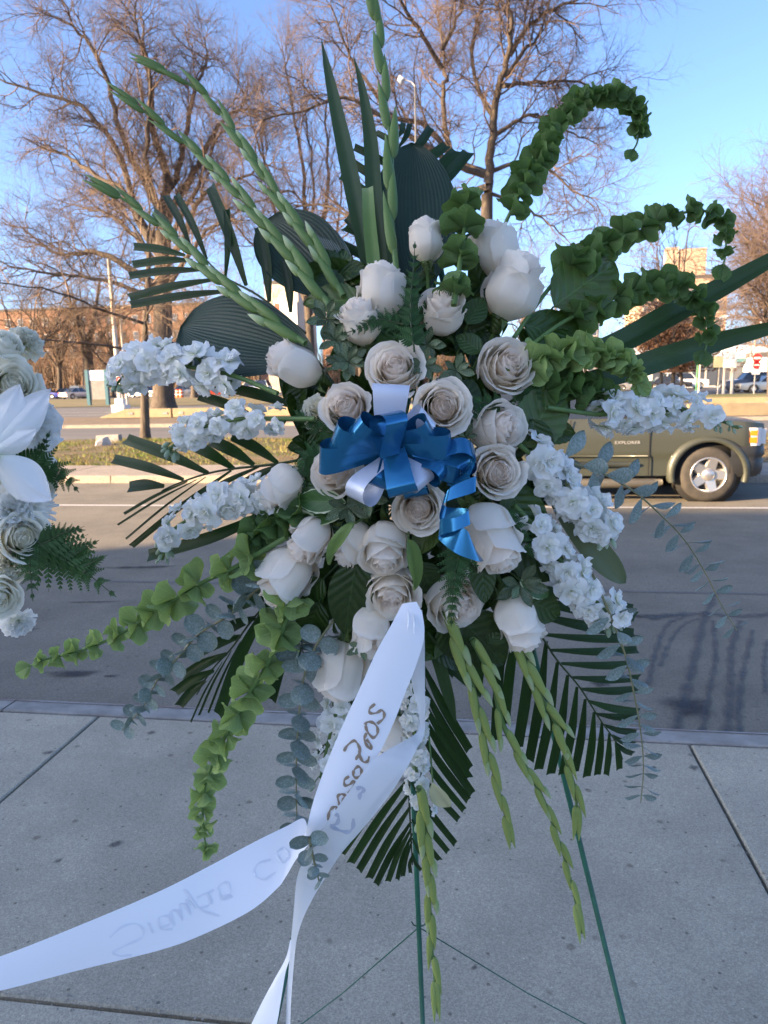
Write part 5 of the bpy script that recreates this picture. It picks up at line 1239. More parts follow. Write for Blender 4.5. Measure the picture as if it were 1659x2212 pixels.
# ------------------------------------------------------------------ gladiolus
def pod_mesh(m, tipm=False):
    P = []; n = 12; nv = 14
    for k in range(n):
        a = 2*pi*k/n; row = []
        for j in range(nv):
            v = j/(nv-1); w = .088*sin(pi*min(1, v**.62*.97+.03))**.75*(1-.35*v)+.02*(1-v)
            row.append((v+.0, w*cos(a), w*sin(a)*.75+.06*sin(pi*v)+(.02 if k == 0 else 0)*sin(pi*v)))
        P.append(row)
    b = MB(); b.grid(P, close=True, uv=[(k/n, j/(nv-1)) for k in range(n) for j in range(nv)]); return b.mesh('bud', m)
POD = {0: pod_mesh(m_glad), 1: pod_mesh(m_glad_y)}; POD_T = pod_mesh(m_gladtip)
def glad(pts, label, col=0, sp=60, L0=138, L1=96, w=1.0, off=0.0, f0=.0, tips=True, seed=0):
    path = stem_path(pts, off, 60); t, o = stem_thing('gladiolus_stalk', label, 'flower', 'gladiolus stalks in bud', path, .0052, .002, m_gstem)
    tot = sum((path[i+1]-path[i]).length for i in range(59)); R = random.Random(seed+3)
    step = PXS(sp, 1.15); n = int(tot*(1-f0)/step); acc = 0; cum = [0]
    for i in range(59): acc += (path[i+1]-path[i]).length; cum.append(acc)
    for k in range(n+1):
        s = tot*f0+k*step
        if k == n: s = tot-PXS(L1*.8, 1.15)
        i = max(0, min(58, next((j for j in range(60) if cum[j] >= s), 59)-1)); p = path[i].lerp(path[i+1], (s-cum[i])/(cum[i+1]-cum[i]+1e-9))
        tg = (path[i+1]-path[i]).normalized(); side = FV.cross(tg).normalized()*(1 if k % 2 else -1)
        f = s/tot; L = PXS(L0+(L1-L0)*f, 1.15); ang = radians(R.uniform(2.0, 6.0)) if k < n else 0
        x = (tg*cos(ang)+side*sin(ang)).normalized(); y = (side-x*side.dot(x)).normalized(); z = x.cross(y)
        if z.dot(-FV) < 0: y, z = -y, -z
        ww = L*R.uniform(.74, .92)*w
        M = Matrix(((x.x*L, y.x*ww, z.x*ww, p.x-o.x), (x.y*L, y.y*ww, z.y*ww, p.y-o.y), (x.z*L, y.z*ww, z.z*ww, p.z-o.z), (0, 0, 0, 1)))
        M.translation += side*PXS(3, 1.15)
        ob('bud', POD[col], t, M)
        if tips and f < .55:
            M2 = M.copy() @ T(.62, .03, .02) @ Matrix.Diagonal((.42, .75, .75, 1)); ob('bud_tip', POD_T, t, M2)
    return t
glad([(742, 640), (690, 550), (625, 465), (570, 380), (515, 300), (455, 218), (380, 165), (296, 133)], 'uppermost of three left gladiolus stalks, ending highest', 0, seed=1, off=.0, f0=.02)
glad([(712, 660), (655, 585), (585, 500), (515, 420), (430, 335), (340, 262), (240, 188)], 'middle of three left gladiolus stalks', 0, seed=2, off=-.015, f0=.02)
glad([(660, 742), (600, 700), (530, 650), (460, 592), (390, 522), (300, 452), (197, 388)], 'lowest of three left gladiolus stalks, ending over the bare tree', 0, seed=3, off=-.02, f0=.02, sp=64, L0=142)
glad([(862, 640), (852, 540), (842, 430), (846, 330), (835, 240), (826, 150), (815, 60), (797, -40)], 'tallest gladiolus stalk rising out of the top of the frame', 0, seed=4, off=.01, f0=.12, tips=False, sp=84, L0=170, L1=130)
glad([(960, 1320), (985, 1390), (1012, 1450), (1035, 1540), (1052, 1620), (1078, 1710), (1106, 1818)], 'yellow green gladiolus stalk hanging right of the ribbon', 1, seed=5, off=0, tips=True)
glad([(1020, 1380), (1065, 1470), (1085, 1560), (1125, 1640), (1170, 1720), (1205, 1810), (1230, 1890), (1258, 2016)], 'longest yellow green gladiolus stalk hanging at lower right', 1, seed=6, off=.0, L0=116)
glad([(1090, 1330), (1130, 1420), (1165, 1500), (1200, 1560), (1222, 1640), (1243, 1710), (1246, 1800)], 'yellow green gladiolus stalk beside the right easel leg', 1, seed=7, off=.0)
glad([(905, 1700), (916, 1790), (925, 1880), (928, 1960), (934, 2060), (946, 2188)], 'gladiolus stalk hanging beside the middle easel leg', 1, seed=8, off=-.02)
GP = leaf_mesh(1, .5, .5, .3, .5, 0, mat('gladiolus_petal', (.62, .6, .36), rough=.5, trans=.3), .04)
leafthing((935, 1690), (968, 1755), [GP], 0, 'pale yellow gladiolus petal beside the hanging stock', 1.0, -.01, name='loose_petal', cat='petal', roll=.5)

# ------------------------------------------------------------------ bells of Ireland
def bell_mesh(m, seed):
    R = random.Random(seed); P = []; n = 24; nv = 8; o = R.random()*6; ax = R.uniform(.75, .95)
    for k in range(n):
        a = 2*pi*k/n; row = []
        for j in range(nv):
            v = j/(nv-1); r = .05+.46*v**.85*(1+.025*cos(5*a+o)*v*v+.10*sin(2*a+o)*v+.03*sin(3*a+o*2)*v)
            z = .62*v**.9-.10*v**4+.05*cos(5*a+o+1)*v**4+.09*sin(2*a+o)*v*v
            row.append((r*cos(a), r*sin(a)*ax, z))
        P.append(row)
    b = MB(); b.grid(P, close=True, uv=[((k % 4)/4*.98, j/(nv-1)) for k in range(n) for j in range(nv)]); return b.mesh('bell', m)
BEL = {n: [bell_mesh(m, s) for s in range(4)] for n, m in (('d', m_bell_d), ('m', m_bell_m), ('l', m_bell_l))}
b = MB()
for k in range(4): b.grid([[(.05*cos(a)*q+.05*cos(k*1.6), .05*sin(a)*q+.05*sin(k*1.6), .2+.1*q) for q in (.2, .7, 1)] for a in np.linspace(0, 2*pi, 6)])
BFL = b.mesh('flower', mat('bell_flower', (.72, .66, .66), rough=.6))
TL = {n: leaf_mesh(1, .85, .55, .2, .3, .14, m, .04, nu=9, nv=16) for n, m in (('d', m_bell_d), ('m', m_bell_m), ('l', m_bell_l))}
def bells(pts, col, s0, s1, sp, label, off=0.0, per=5, seed=0, tipleaf=44, flowers=False, f0=.0, rad=.0036):
    path = stem_path(pts, off, 70); t, o = stem_thing('bells_of_ireland', label, 'flower', 'bells of Ireland stems', path, rad, .0016, m_gstem)
    R = random.Random(seed+50); cum = [0]
    for i in range(69): cum.append(cum[-1]+(path[i+1]-path[i]).length)
    s = cum[-1]*f0; k = 0
    while s < cum[-1]*.97:
        i = max(0, next((j for j in range(70) if cum[j] >= s), 69)-1); p = path[i]; tg = (path[i+1]-path[i]).normalized(); f = s/cum[-1]
        sz = PXS(s0+(s1-s0)*f**2.2, 1.12); u = tg.orthogonal().normalized(); v = tg.cross(u); a0 = R.random()*6
        for q in range(per):
            a = a0+2*pi*q/per+R.uniform(-.25, .25); out = cos(a)*u+sin(a)*v; dr = (out*R.uniform(.6, 1.0)+tg*R.uniform(.3, .95)+Vector((0, 0, .12))).normalized()
            z = sz*R.uniform(.72, 1.22)
            M = frame(p+out*.003+tg*z*R.uniform(-.2, .2)-o, dr, None, z) @ Matrix.Rotation(R.random()*6, 4, 'Z')
            bo = ob('bell', BEL[col][R.randrange(4)], t, M)
            if flowers and R.random() < .5: ob('flower', BFL, bo)
        s += PXS(sp, 1.12)*(1-.62*f**1.6); k += 1
    if tipleaf:
        e = path[-1]; tg = (path[-1]-path[-3]).normalized()
        for q in (-1, 1):
            x = (tg+RV*.35*q).normalized(); n = (DV(.2*q, -.3, 1)); n = (n-x*n.dot(x)).normalized(); y = n.cross(x); L = PXS(tipleaf, 1.12); p = e-o-x*L*.15
            ob('tip_leaf', TL[col], t, Matrix(((x.x*L, y.x*L, n.x*L, p.x), (x.y*L, y.y*L, n.y*L, p.y), (x.z*L, y.z*L, n.z*L, p.z), (0, 0, 0, 1))))
bells([(1020, 700, .08), (1060, 600, .07), (1085, 500, .03), (1120, 425), (1160, 345), (1200, 272), (1260, 215), (1330, 205), (1378, 240), (1378, 300), (1368, 325)], 'd', 58, 26, 42, 'tallest hooked green bells stem, arching highest at right', .0, 4, 1, 34, f0=.3)
bells([(1110, 730), (1165, 650), (1225, 580), (1290, 535), (1360, 500), (1440, 470), (1515, 455), (1562, 480), (1568, 540), (1562, 575)], 'd', 62, 26, 74, 'second hooked green bells stem, drooping at the far right', .0, 5, 2, 46, f0=.3)
bells([(1130, 760), (1210, 700), (1290, 660), (1380, 625), (1460, 615), (1515, 660), (1530, 720), (1522, 760)], 'd', 62, 28, 70, 'third hooked green bells stem, hanging before the strap leaves', -.01, 5, 3, 46, f0=.25)
bells([(1090, 800), (1160, 780), (1240, 765), (1310, 770), (1355, 790), (1378, 825)], 'l', 60, 28, 50, 'light green bells stem right of the large open rose', -.02, 6, 4, 52, f0=.2)
bells([(980, 660), (990, 590), (1000, 520), (1005, 450), (1002, 410)], 'm', 58, 54, 92, 'upright green bells stem between the two upper rosebuds', -.03, 5, 5, 0, f0=.1, rad=.0048)
bells([(1160, 850), (1220, 835), (1280, 845), (1300, 860)], 'd', 62, 50, 40, 'short dark bells stem above the right stock', .01, 5, 16, 0, f0=.1)
bells([(620, 1160), (560, 1195), (500, 1230), (430, 1262), (350, 1312), (280, 1358), (210, 1393), (150, 1412), (95, 1425), (62, 1440)], 'l', 66, 26, 90, 'light green bells stem reaching far left over the shaded road', -.02, 4, 6, 46, f0=.12, rad=.0045)
bells([(640, 1260), (618, 1340), (580, 1430), (525, 1520), (478, 1610), (445, 1690), (438, 1770), (448, 1850)], 'l', 68, 28, 88, 'light green bells stem hanging down at lower left', -.02, 4, 7, 0, True, f0=.05, rad=.0045)
bells([(690, 1100), (620, 1120), (560, 1150), (545, 1170)], 'm', 62, 50, 46, 'short green bells stem above the far reaching light green one', .01, 5, 9, 0, f0=.2)

# ------------------------------------------------------------------ eucalyptus
def round_leaf():
    P = []; nu, nv = 9, 8
    for i in range(nu):
        u = i/(nu-1)*2-1; row = []
        for j in range(nv):
            v = j/(nv-1); w = .47*sqrt(max(0, 1-(2*v-1)**2*.999))**.9; row.append((v, u*w, .10*u*u+.10*v*v-.05))
        P.append(row)
    b = MB(); b.grid(P); return b.mesh('leaf', m_euc)
EL = round_leaf(); EL3 = leaf_mesh(1, .5, .6, .15, .3, 0, m_euc, .03, name='leaf'); EL2 = leaf_mesh(1, .42, .55, .1, .3, 0, m_euc, .03, name='leaf')
def euc(pts, label, sp, L0, L1, mode, off=0.0, seed=0, me=None, f0=.0):
    path = stem_path(pts, off, 50); t, o = stem_thing('eucalyptus_branch', label, 'eucalyptus', 'eucalyptus branches', path, .0022, .0009, m_eucstem, 6)
    R = random.Random(seed+9); cum = [0]
    for i in range(49): cum.append(cum[-1]+(path[i+1]-path[i]).length)
    s = cum[-1]*f0; k = 0
    while s < cum[-1]:
        i = max(0, next((j for j in range(50) if cum[j] >= s), 49)-1); p = path[i]; tg = (path[i+1]-path[i]).normalized(); f = s/cum[-1]; L = PXS(L0+(L1-L0)*f, 1.12)
        side = FV.cross(tg).normalized()
        if mode == 'flat' and k % 2: side = (side*.25-FV*.95).normalized()
        if mode == 'edge': side = (side*cos(k*1.5)+tg.cross(side)*sin(k*1.5)).normalized() if k % 2 else side
        for q in (-1, 1):
            x = (side*q+tg*R.uniform(.15, .4)).normalized()
            n = (-FV+tg*.5+Vector((R.gauss(0, .3), R.gauss(0, .3), R.gauss(0, .3)))) if mode == 'flat' else (tg*.85-FV*(.45+1.0*(k%2==0))+Vector((R.gauss(0, .2), R.gauss(0, .2), R.gauss(0, .2))))
            n = (n-x*n.dot(x)).normalized(); y = n.cross(x); l = L*R.uniform(.85, 1.1); p2 = p-o
            ob('leaf', me or EL, t, Matrix(((x.x*l, y.x*l, n.x*l, p2.x), (x.y*l, y.y*l, n.y*l, p2.y), (x.z*l, y.z*l, n.z*l, p2.z), (0, 0, 0, 1))))
        s += PXS(sp*(1-.35*f), 1.12); k += 1
euc([(1140, 930), (1220, 992), (1300, 1022), (1370, 1062), (1430, 1115), (1480, 1168), (1525, 1240), (1560, 1310), (1592, 1362)], 'long eucalyptus branch at right crossing the car and the road', 44, 84, 40, 'edge', -.01, 1, EL3, .15)
euc([(1280, 1240), (1325, 1345), (1352, 1420), (1370, 1500), (1384, 1580), (1390, 1660), (1384, 1735)], 'eucalyptus branch hanging over the lower right palm frond', 38, 72, 40, 'edge', -.03, 2, EL3, .2)
euc([(640, 1215), (560, 1270), (500, 1325), (430, 1370), (385, 1420), (340, 1470), (310, 1525), (265, 1578)], 'silvery round leaved eucalyptus branch at lower left', 34, 58, 36, 'flat', -.01, 3, None, .1)
euc([(720, 1340), (680, 1400), (655, 1470), (645, 1560), (640, 1650), (641, 1760), (642, 1790)], 'upright paired leaf eucalyptus branch left of the ribbon', 44, 56, 50, 'edge', -.0, 4, None, .1)
euc([(668, 1808), (676, 1850), (684, 1880), (690, 1910)], 'small eucalyptus tip over the crossing ribbons', 24, 38, 18, 'flat', -.315, 5)
euc([(600, 1330), (640, 1380), (660, 1420)], 'dark eucalyptus sprig beside the smooth white bud', 34, 60, 56, 'flat', .03, 6)

# ------------------------------------------------------------------ ferns
def pinna_mesh():
    b = MB(); n = 8
    for k in range(n):
        f = k/n; L = .36*(1-f)**.8*(.55+.45*sin(pi*min(1, f*1.6+.2)))+.04
        for s in (-1, 1):
            w = .085*(1-.4*f); x0 = f*.95; c, s_ = cos(.95), sin(.95)
            pts = [(x0-w*.6, 0), (x0+w*.9, 0), (x0+w*.9+L*c*.6, s*L*s_*.62), (x0+L*c*1.05, s*L*s_), (x0-w*.1+L*c*.5, s*L*s_*.72)]
            b.add([(x, y, .03*abs(y)/.3) for x, y in pts], [(0, 1, 2, 3, 4)] if s > 0 else [(4, 3, 2, 1, 0)], [(.5, .1), (.5, .3), (.7, .6), (.5, 1), (.3, .6)])
    b.tube([(0, 0, 0), (1, 0, 0)], [.012, .004], 4); return b.mesh('frond_branch', m_fern, False)
PIN = pinna_mesh()
def fern(pts, label, n, L0, off=0.0, dfun=None, tiltv=0.0, ang=58, m=None):
    path = stem_path(pts, off, 40, dfun); t, o = stem_thing('fern_frond', label, 'fern', 'fern fronds', path, .0016, .0006, m_rach, 5)
    for k in range(n):
        f = .08+.9*k/(n-1); i = min(38, int(f*39)); p = path[i]; tg = (path[i+1]-path[i]).normalized(); side = FV.cross(tg).normalized()
        L = PXS(L0*(1-f)**.75+6, 1.1)
        for s in (-1, 1):
            a = radians(ang-18*f)
            x = (tg*cos(a)+side*s*sin(a)-FV*tiltv*(1-f)).normalized(); nn = -FV+side*.15*s; nn = (nn-x*nn.dot(x)).normalized(); y = nn.cross(x); q = p-o
            ob('frond_branch', PIN, t, Matrix(((x.x*L, y.x*L, nn.x*L, q.x), (x.y*L, y.y*L, nn.y*L, q.y), (x.z*L, y.z*L, nn.z*L, q.z), (0, 0, 0, 1))))
    b = MB(); x = (path[-1]-path[-4]).normalized(); L = PXS(16, 1.1); nn = -FV; nn = (nn-x*nn.dot(x)).normalized(); y = nn.cross(x); q = path[-1]-o-x*L*.3
    ob('frond_tip', PIN, t, Matrix(((x.x*L, y.x*L, nn.x*L, q.x), (x.y*L, y.y*L, nn.y*L, q.y), (x.z*L, y.z*L, nn.z*L, q.z), (0, 0, 0, 1))))
fern([(895, 760), (888, 700), (888, 640), (893, 585), (896, 530)], 'dark fern tip standing between the upper rosebuds', 11, 46, -.045)
fern([(870, 700), (820, 690), (790, 705), (745, 720)], 'small dark fern branch under the ruffled rose', 9, 32, -.03)
fern([(1000, 1170), (985, 1230), (978, 1290), (975, 1345)], 'green fern tip hanging over the wide open rose', 10, 54, -.06)
fern([(760, 940), (700, 930), (660, 905), (640, 890)], 'dark fern branch left of the blue bow', 9, 44, .0)
fern([(700, 985), (665, 990), (650, 1040), (640, 1080)], 'dark fern branch left of the lower left rose', 9, 44, .0)
fern([(1090, 880), (1040, 870), (1020, 900), (1000, 925)], 'dark fern branch beside the peach centred rose', 8, 36, -.01)
fern([(1120, 830), (1150, 880), (1175, 940)], 'dark fern branch under the right open rose', 9, 50, .01)
fern([(1090, 1100), (1120, 1140), (1140, 1180), (1150, 1200)], 'thin fern branch right of the blush rosebud', 9, 30, -.02)

# ------------------------------------------------------------------ pittosporum and variegated leaves
PL = [leaf_mesh(1, .40, .62, c, .35, 0, m_pitt, .05, name='leaf') for c in (.1, .35)]
def whorl(x, y, n, L, label, off=-.01, seed=0, ax=(0, 0, 1)):
    c, d = place(x, y, off); R = random.Random(seed+x); t = thing('pittosporum_sprig', label, 'foliage', 'variegated pittosporum sprigs', c); z = DV(*ax)
    for k in range(n):
        a = k*2.4+R.random()*.4; e = .25+.5*(k/n); u = z.orthogonal().normalized(); v = z.cross(u)
        x_ = ((cos(a)*u+sin(a)*v)*cos(1.2*(1-e))+z*sin(1.2*(1-e))*.8).normalized(); nn = (z-x_*z.dot(x_)).normalized(); y_ = nn.cross(x_); l = PXS(L*(.65+.6*e), d)
        ob('leaf', PL[k % 2], t, Matrix(((x_.x*l, y_.x*l, nn.x*l, 0), (x_.y*l, y_.y*l, nn.y*l, 0), (x_.z*l, y_.z*l, nn.z*l, 0), (0, 0, 0, 1))))
    b = MB(); e = W(CT[0], CT[1]+20, 1.33)-c; b.tube([(0, 0, 0), tuple(e*.5), tuple(e*.9)], .002, 5); b.build('stem', m_rach, t)
for q in ((706, 690, 9, 50, 'grey green sprig just above the sideways rosebud'), (752, 782, 11, 48, 'grey green whorl left of the large open cream rose'), (725, 735, 8, 44, 'grey green sprig between the whorl and the ruffled rose'),
          (922, 745, 8, 44, 'cream edged sprig above the large open cream rose'), (915, 790, 7, 44, 'pale green curled sprig right of the large open cream rose'), (985, 800, 7, 42, 'twisted cream edged sprig between the two large roses'), (1005, 945, 6, 34, 'small cream edged sprig at the right end of the bow'),
          (1122, 1262, 7, 62, 'cream edged sprig above the lower right rosebud'), (790, 1075, 7, 50, 'cream edged sprig under the silver ribbon loop'), (750, 1095, 7, 56, 'cream edged sprig behind the slender rosebud'), (780, 1395, 6, 36, 'dark sprig between the two hanging rosebuds')):
    whorl(*q, seed=1)
VL = leaf_mesh(1, .42, .5, .1, .35, 0, m_varieg, .02, name='leaf'); VE = leaf_mesh(1, .47, .5, .1, .35, .06, m_edge, .02, name='leaf_margin')
def vleaf(a, c, label, off=-.01, roll=0):
    t = leafthing(a, c, [VL], 0, label, 1.0, off, name='variegated_leaf', roll=roll, group='green leaves with cream margins'); L = (place(*c, off)[0]-place(*a, off)[0]).length
    ob('leaf_margin', VE, t, T(-.002, 0, -.0012) @ Matrix.Diagonal((L*1.02, L, L, 1)))
vleaf((745, 1085), (637, 1080), 'broad cream edged leaf under the lower left rose'); vleaf((735, 1110), (620, 1050), 'cream edged leaf tucked behind the broad one', .01); vleaf((745, 1110), (650, 1128), 'narrow cream edged leaf lowest of the three at left', -.005, .6)
vleaf((1125, 1255), (1188, 1290), 'olive cream edged leaf above the lower right rosebud', -.015)

# ------------------------------------------------------------------ the bow
bow = thing('ribbon_bow', 'shiny blue and silver satin bow at the middle of the flowers', 'bow', None, W(838, 968, 1.02)); BO = Vector(bow.location)
def loop(c, e, w, bulge, tilt, m, off=0.0, curve=0.0, pinch=.45):
    A = W(*c, 1.02+off); B = W(*e, 1.005+off); D = (B-A); L = D.length; D.normalize(); H = DV(0, 0, 1); H = (H-D*H.dot(D)).normalized(); Wv = D.cross(H)
    q = Matrix.Rotation(tilt, 3, D); H = q @ H; Wv = q @ Wv; P = []; n = 36; ww = PXS(w, 1.01)
    for i in range(n+1):
        t = i/n; s = sin(pi*t); x = L*(s**.85 if s > 0 else 0); h = bulge*L*sin(2*pi*t)*(abs(s)**.25)
        wi = ww/2*(pinch+(1-pinch)*max(0, s)**.7)
        p = A+D*x+H*h+Wv*curve*L*s*s-BO
        P.append([p+Wv*wi*u+H*.06*wi*(1-u*u) for u in (-1, -.5, 0, .5, 1)])
    b = MB(); b.grid(P); b.build('loop', m, bow)
K = (838, 968)
loop((838, 950), (845, 830), 84, .07, .0, m_silver, .035, pinch=.62)
loop((850, 955), (925, 895), 54, .26, .5, m_silver, .022, pinch=.5)
loop((840, 975), (690, 974), 66, .20, -.55, m_blue, .018, -.12, .6)
loop((838, 965), (722, 930), 60, .30, -.6, m_blue, .008, -.05, .7)
loop((838, 965), (765, 912), 50, .38, -.5, m_blue, -.002, .0, .75)
loop((842, 960), (975, 948), 58, .22, .45, m_blue, .006, .10, .7)
loop((848, 950), (930, 918), 46, .30, .7, m_blue, -.004, .0, .7)
loop((845, 980), (770, 1080), 60, .24, .75, m_silver, .010, .0, .55)
loop((850, 985), (920, 1048), 54, .20, -.5, m_silver, .008, .0, .6)
loop((838, 985), (820, 1052), 46, .34, -.3, m_blue, .014, .0, .6)
loop((850, 972), (872, 1068), 64, .22, .12, m_blue, -.004, .0, .78)
loop((842, 985), (832, 893), 58, .36, .6, m_blue, -.018, .12, .9)
loop((885, 975), (1000, 1012), 54, .27, .8, m_blue, .02, .0, .7)
loop((895, 990), (962, 1030), 44, .34, -.5, m_blue, .010, .0, .7)
loop((905, 1000), (1026, 976), 48, .32, -.7, m_blue, .016, .1, .7)
loop((890, 1010), (900, 1072), 54, .3, .2, m_blue, .03, .0, .8)
b = MB(); b.tube([W(826, 958, 1.02)-BO, W(842, 968, 1.006)-BO, W(858, 980, 1.02)-BO], [.006, .009, .006], 10); b.build('knot', m_blue, bow)
def ribbon(name, st, m, parent, o, n=80, nw=9, bulge=.0, wavy=0.0):
    """a ribbon from stations (left edge, right edge), each (x, y, depth)"""
    Q = [[*W(*a), *W(*c)] for a, c in st]; C_ = cr(Q, n).tolist(); P = []
    for i in range(n):
        a, c = Vector(C_[i][:3]), Vector(C_[i][3:]); t = Vector(C_[min(i+1, n-1)][:3])-Vector(C_[max(0, i-1)][:3]); nn = (c-a).cross(t).normalized()
        if nn.dot(FV) > 0: nn = -nn
        P.append([a.lerp(c, k/(nw-1))+nn*(c-a).length*(bulge*sin(pi*k/(nw-1))+wavy*sin(k*1.1+i*.12)) for k in range(nw)])
    b = MB(); b.grid([[p-o for p in r] for r in P]); b.build(name, m, parent); return P
ribbon('streamer', [((905, 960, 1.02), (890, 985, 1.02)), ((960, 950, 1.03), (945, 1000, 1.01)), ((1008, 968, 1.02), (985, 1010, 1.0)), ((1028, 990, 1.0), (1000, 1022, 1.02)),
                    ((1015, 1030, .995), (965, 1048, 1.04)), ((1028, 1028, .99), (1028, 1060, .99)), ((975, 1052, .99), (968, 1082, .99)), ((958, 1078, 1.0), (952, 1100, 1.0)),
                    ((965, 1095, 1.01), (955, 1128, 1.01)), ((1012, 1100, .985), (1016, 1130, .985)), ((985, 1118, .98), (985, 1146, .98)), ((952, 1122, .99), (955, 1155, .99)),
                    ((955, 1150, 1.0), (948, 1165, 1.0)), ((995, 1140, .985), (985, 1195, .985)), ((1012, 1150, .985), (1030, 1212, .99)), ((1020, 1175, 1.0), (1045, 1212, 1.01))], m_blue, bow, BO, 150)

# ------------------------------------------------------------------ the long white ribbons with handwriting
def c6(x, y): return (548.6+x*.2315, 1481.2+y*.2315)
def c5(x, y): return (x*.496, 1645.8+y*.496)
st = [((868, 1305, 1.01), (900, 1300, 1.01)), ((858, 1325, 1.0), (913, 1330, 1.0)), ((845, 1350, .99), (916, 1378, .995)), ((812, 1410, .985), (898, 1440, .99)), ((780, 1481, .98), (876, 1495, .985)), ((743, 1560, .975), (851, 1560, .98)), ((706, 1648, .97), (812, 1640, .975)),
      ((678, 1727, .965), (763, 1706, .97)), ((664, 1782, .96), (700, 1786, .962)), ((658, 1810, .965), (664, 1828, .96)), ((664, 1795, .985), (640, 1856, .955)), ((655, 1768, 1.0), (618, 1893, .95)), ((618, 1785, .99), (598, 1920, .945)), ((549, 1819, .97), (540, 1968, .935)),
      ((450, 1872, .945), (440, 2018, .925)), ((347, 1924, .92), (347, 2052, .91)), ((198, 1988, .89), (170, 2096, .885)), ((0, 2066, .86), (-8, 2142, .855)), ((-160, 2110, .84), (-170, 2170, .84))]
rb1 = thing('banner_ribbon', 'long white satin ribbon lettered in brown and blowing out to the left', 'ribbon', 'white lettered ribbons', W(888, 1310, 1.0)); O1 = Vector(rb1.location)
PG = ribbon('ribbon_front', st[:10], m_ribbon, rb1, O1, 90, 11, .05); PT = ribbon('ribbon_tail', st[9:], m_ribbon, rb1, O1, 90, 11, .03)
b = MB()
for k, (x0, y0) in enumerate(((882, 1318), (893, 1326))):
    b.tube([W(x0, y0, .993)-O1, W(x0+2, y0+20, .984)-O1, W(x0-2+k*4, y0+44, .982)-O1], [.001, .0022, .0004], 5)
b.build('pleats', m_ribbon, rb1)
def proj(v):
    q = Vector(v)-CC; d = q.dot(FV); return 829.5+FL*q.dot(RV)/d, 1106-FL*q.dot(UV_)/d, d
def writing(P, strokes, wpx, m, parent, o, name, lift=.0012):
    pts = [p for r in P for p in r]; A = np.array([proj(p) for p in pts])
    for s in strokes:
        C_ = cr([list(q) for q in s], max(8, len(s)*7)); rows = []; N = len(C_)
        D = []
        for (x, y) in C_:
            dd = (A[:, 0]-x)**2+(A[:, 1]-y)**2; idx = np.argsort(dd)[:6]; w = 1/(dd[idx]+4); D.append((A[idx, 2]*w).sum()/w.sum())
        D = np.convolve(np.pad(D, 3, mode='edge'), np.ones(7)/7, mode='valid')
        for i in range(N):
            t = C_[min(i+1, N-1)]-C_[max(i-1, 0)]; nn = np.array([-t[1], t[0]])/(np.linalg.norm(t)+1e-6); hw_ = wpx*(.42+.14*sin(i*.5)); x, y = C_[i]
            rows.append([W(x-nn[0]*hw_, y-nn[1]*hw_, D[i]-lift)-o, W(x+nn[0]*hw_, y+nn[1]*hw_, D[i]-lift)-o])
        b = MB(); b.grid(rows); b.build(name, m, parent, smooth=False)
S6 = [[(1130, 170), (1080, 215), (1085, 255), (1140, 255), (1190, 230), (1215, 260), (1205, 310), (1150, 355)],
      [(1040, 370), (1060, 430), (1110, 485), (1150, 450), (1150, 390), (1110, 345), (1060, 340), (1035, 365)],
      [(1050, 440), (1030, 500), (1055, 560), (1090, 592), (1088, 550), (1048, 500)],
      [(840, 612), (870, 560), (930, 515), (965, 540), (990, 600), (990, 660), (1020, 710), (1060, 705), (1075, 660)], [(992, 595), (975, 640), (950, 692)],
      [(930, 790), (928, 840), (960, 860), (1000, 830), (1000, 780), (970, 755), (932, 788)],
      [(888, 845), (845, 880), (850, 930), (895, 920), (930, 890), (945, 915), (920, 960), (880, 1008)],
      [(862, 1030), (820, 1012), (782, 1035), (798, 1115)], [(835, 1095), (825, 1070), (850, 1045)],
      [(778, 1162), (765, 1130), (725, 1145), (700, 1190), (690, 1258)]]
writing(PG, [[c6(*p) for p in s] for s in S6], 6.2, m_ink, rb1, O1, 'letter')
S5 = [[(575, 840), (525, 845), (492, 830), (545, 800), (610, 770), (625, 735), (590, 705), (530, 720), (478, 765)], [(645, 700), (655, 725), (668, 745)], [(700, 722), (740, 705), (728, 672), (690, 682), (702, 728), (752, 728)],
      [(760, 715), (742, 655), (770, 650), (795, 690), (778, 630), (800, 620), (830, 665), (812, 600), (850, 640)], [(800, 555), (870, 640), (955, 672)], [(868, 640), (912, 620), (900, 575), (858, 592)], [(922, 620), (905, 575), (932, 558)],
      [(962, 592), (1003, 572), (985, 525), (950, 550), (968, 600), (1012, 585)], [(1180, 425), (1122, 445), (1108, 492), (1150, 512), (1200, 480)], [(1200, 400), (1228, 440), (1258, 412), (1236, 376), (1204, 392)]]
writing(PT, [[c5(*p) for p in s] for s in S5], 5.0, m_faint, rb1, O1, 'faint_letter', .0010)
st2 = [((890, 1310, 1.03), (912, 1318, 1.03)), ((905, 1365, 1.025), (917, 1375, 1.025)), ((888, 1458, 1.02), (918, 1470, 1.02)), ((902, 1530, 1.02), (918, 1535, 1.02)), ((903, 1578, 1.02), (917, 1586, 1.02)), ((862, 1606, .99), (900, 1618, .99)), ((805, 1643, .957), (878, 1660, .965)), ((752, 1713, .945), (838, 1722, .955)), ((706, 1777, .945), (788, 1785, .955)),
       ((683, 1815, .955), (738, 1843, .96)), ((655, 1860, .97), (705, 1893, .97)), ((641, 1900, .98), (684, 1926, .975)), ((635, 1960, .98), (660, 1972, .97)), ((631, 2005, .98), (646, 2010, .97)), ((627, 2050, .98), (638, 2050, .97)), ((620, 2140, .98), (630, 2145, .96)), ((617, 2212, .98), (627, 2212, .95)), ((610, 2300, .98), (624, 2300, .95))]
rb2 = thing('banner_ribbon', 'translucent white ribbon tail hanging down behind the lettered one', 'ribbon', 'white lettered ribbons', W(905, 1315, 1.03)); O2 = Vector(rb2.location)
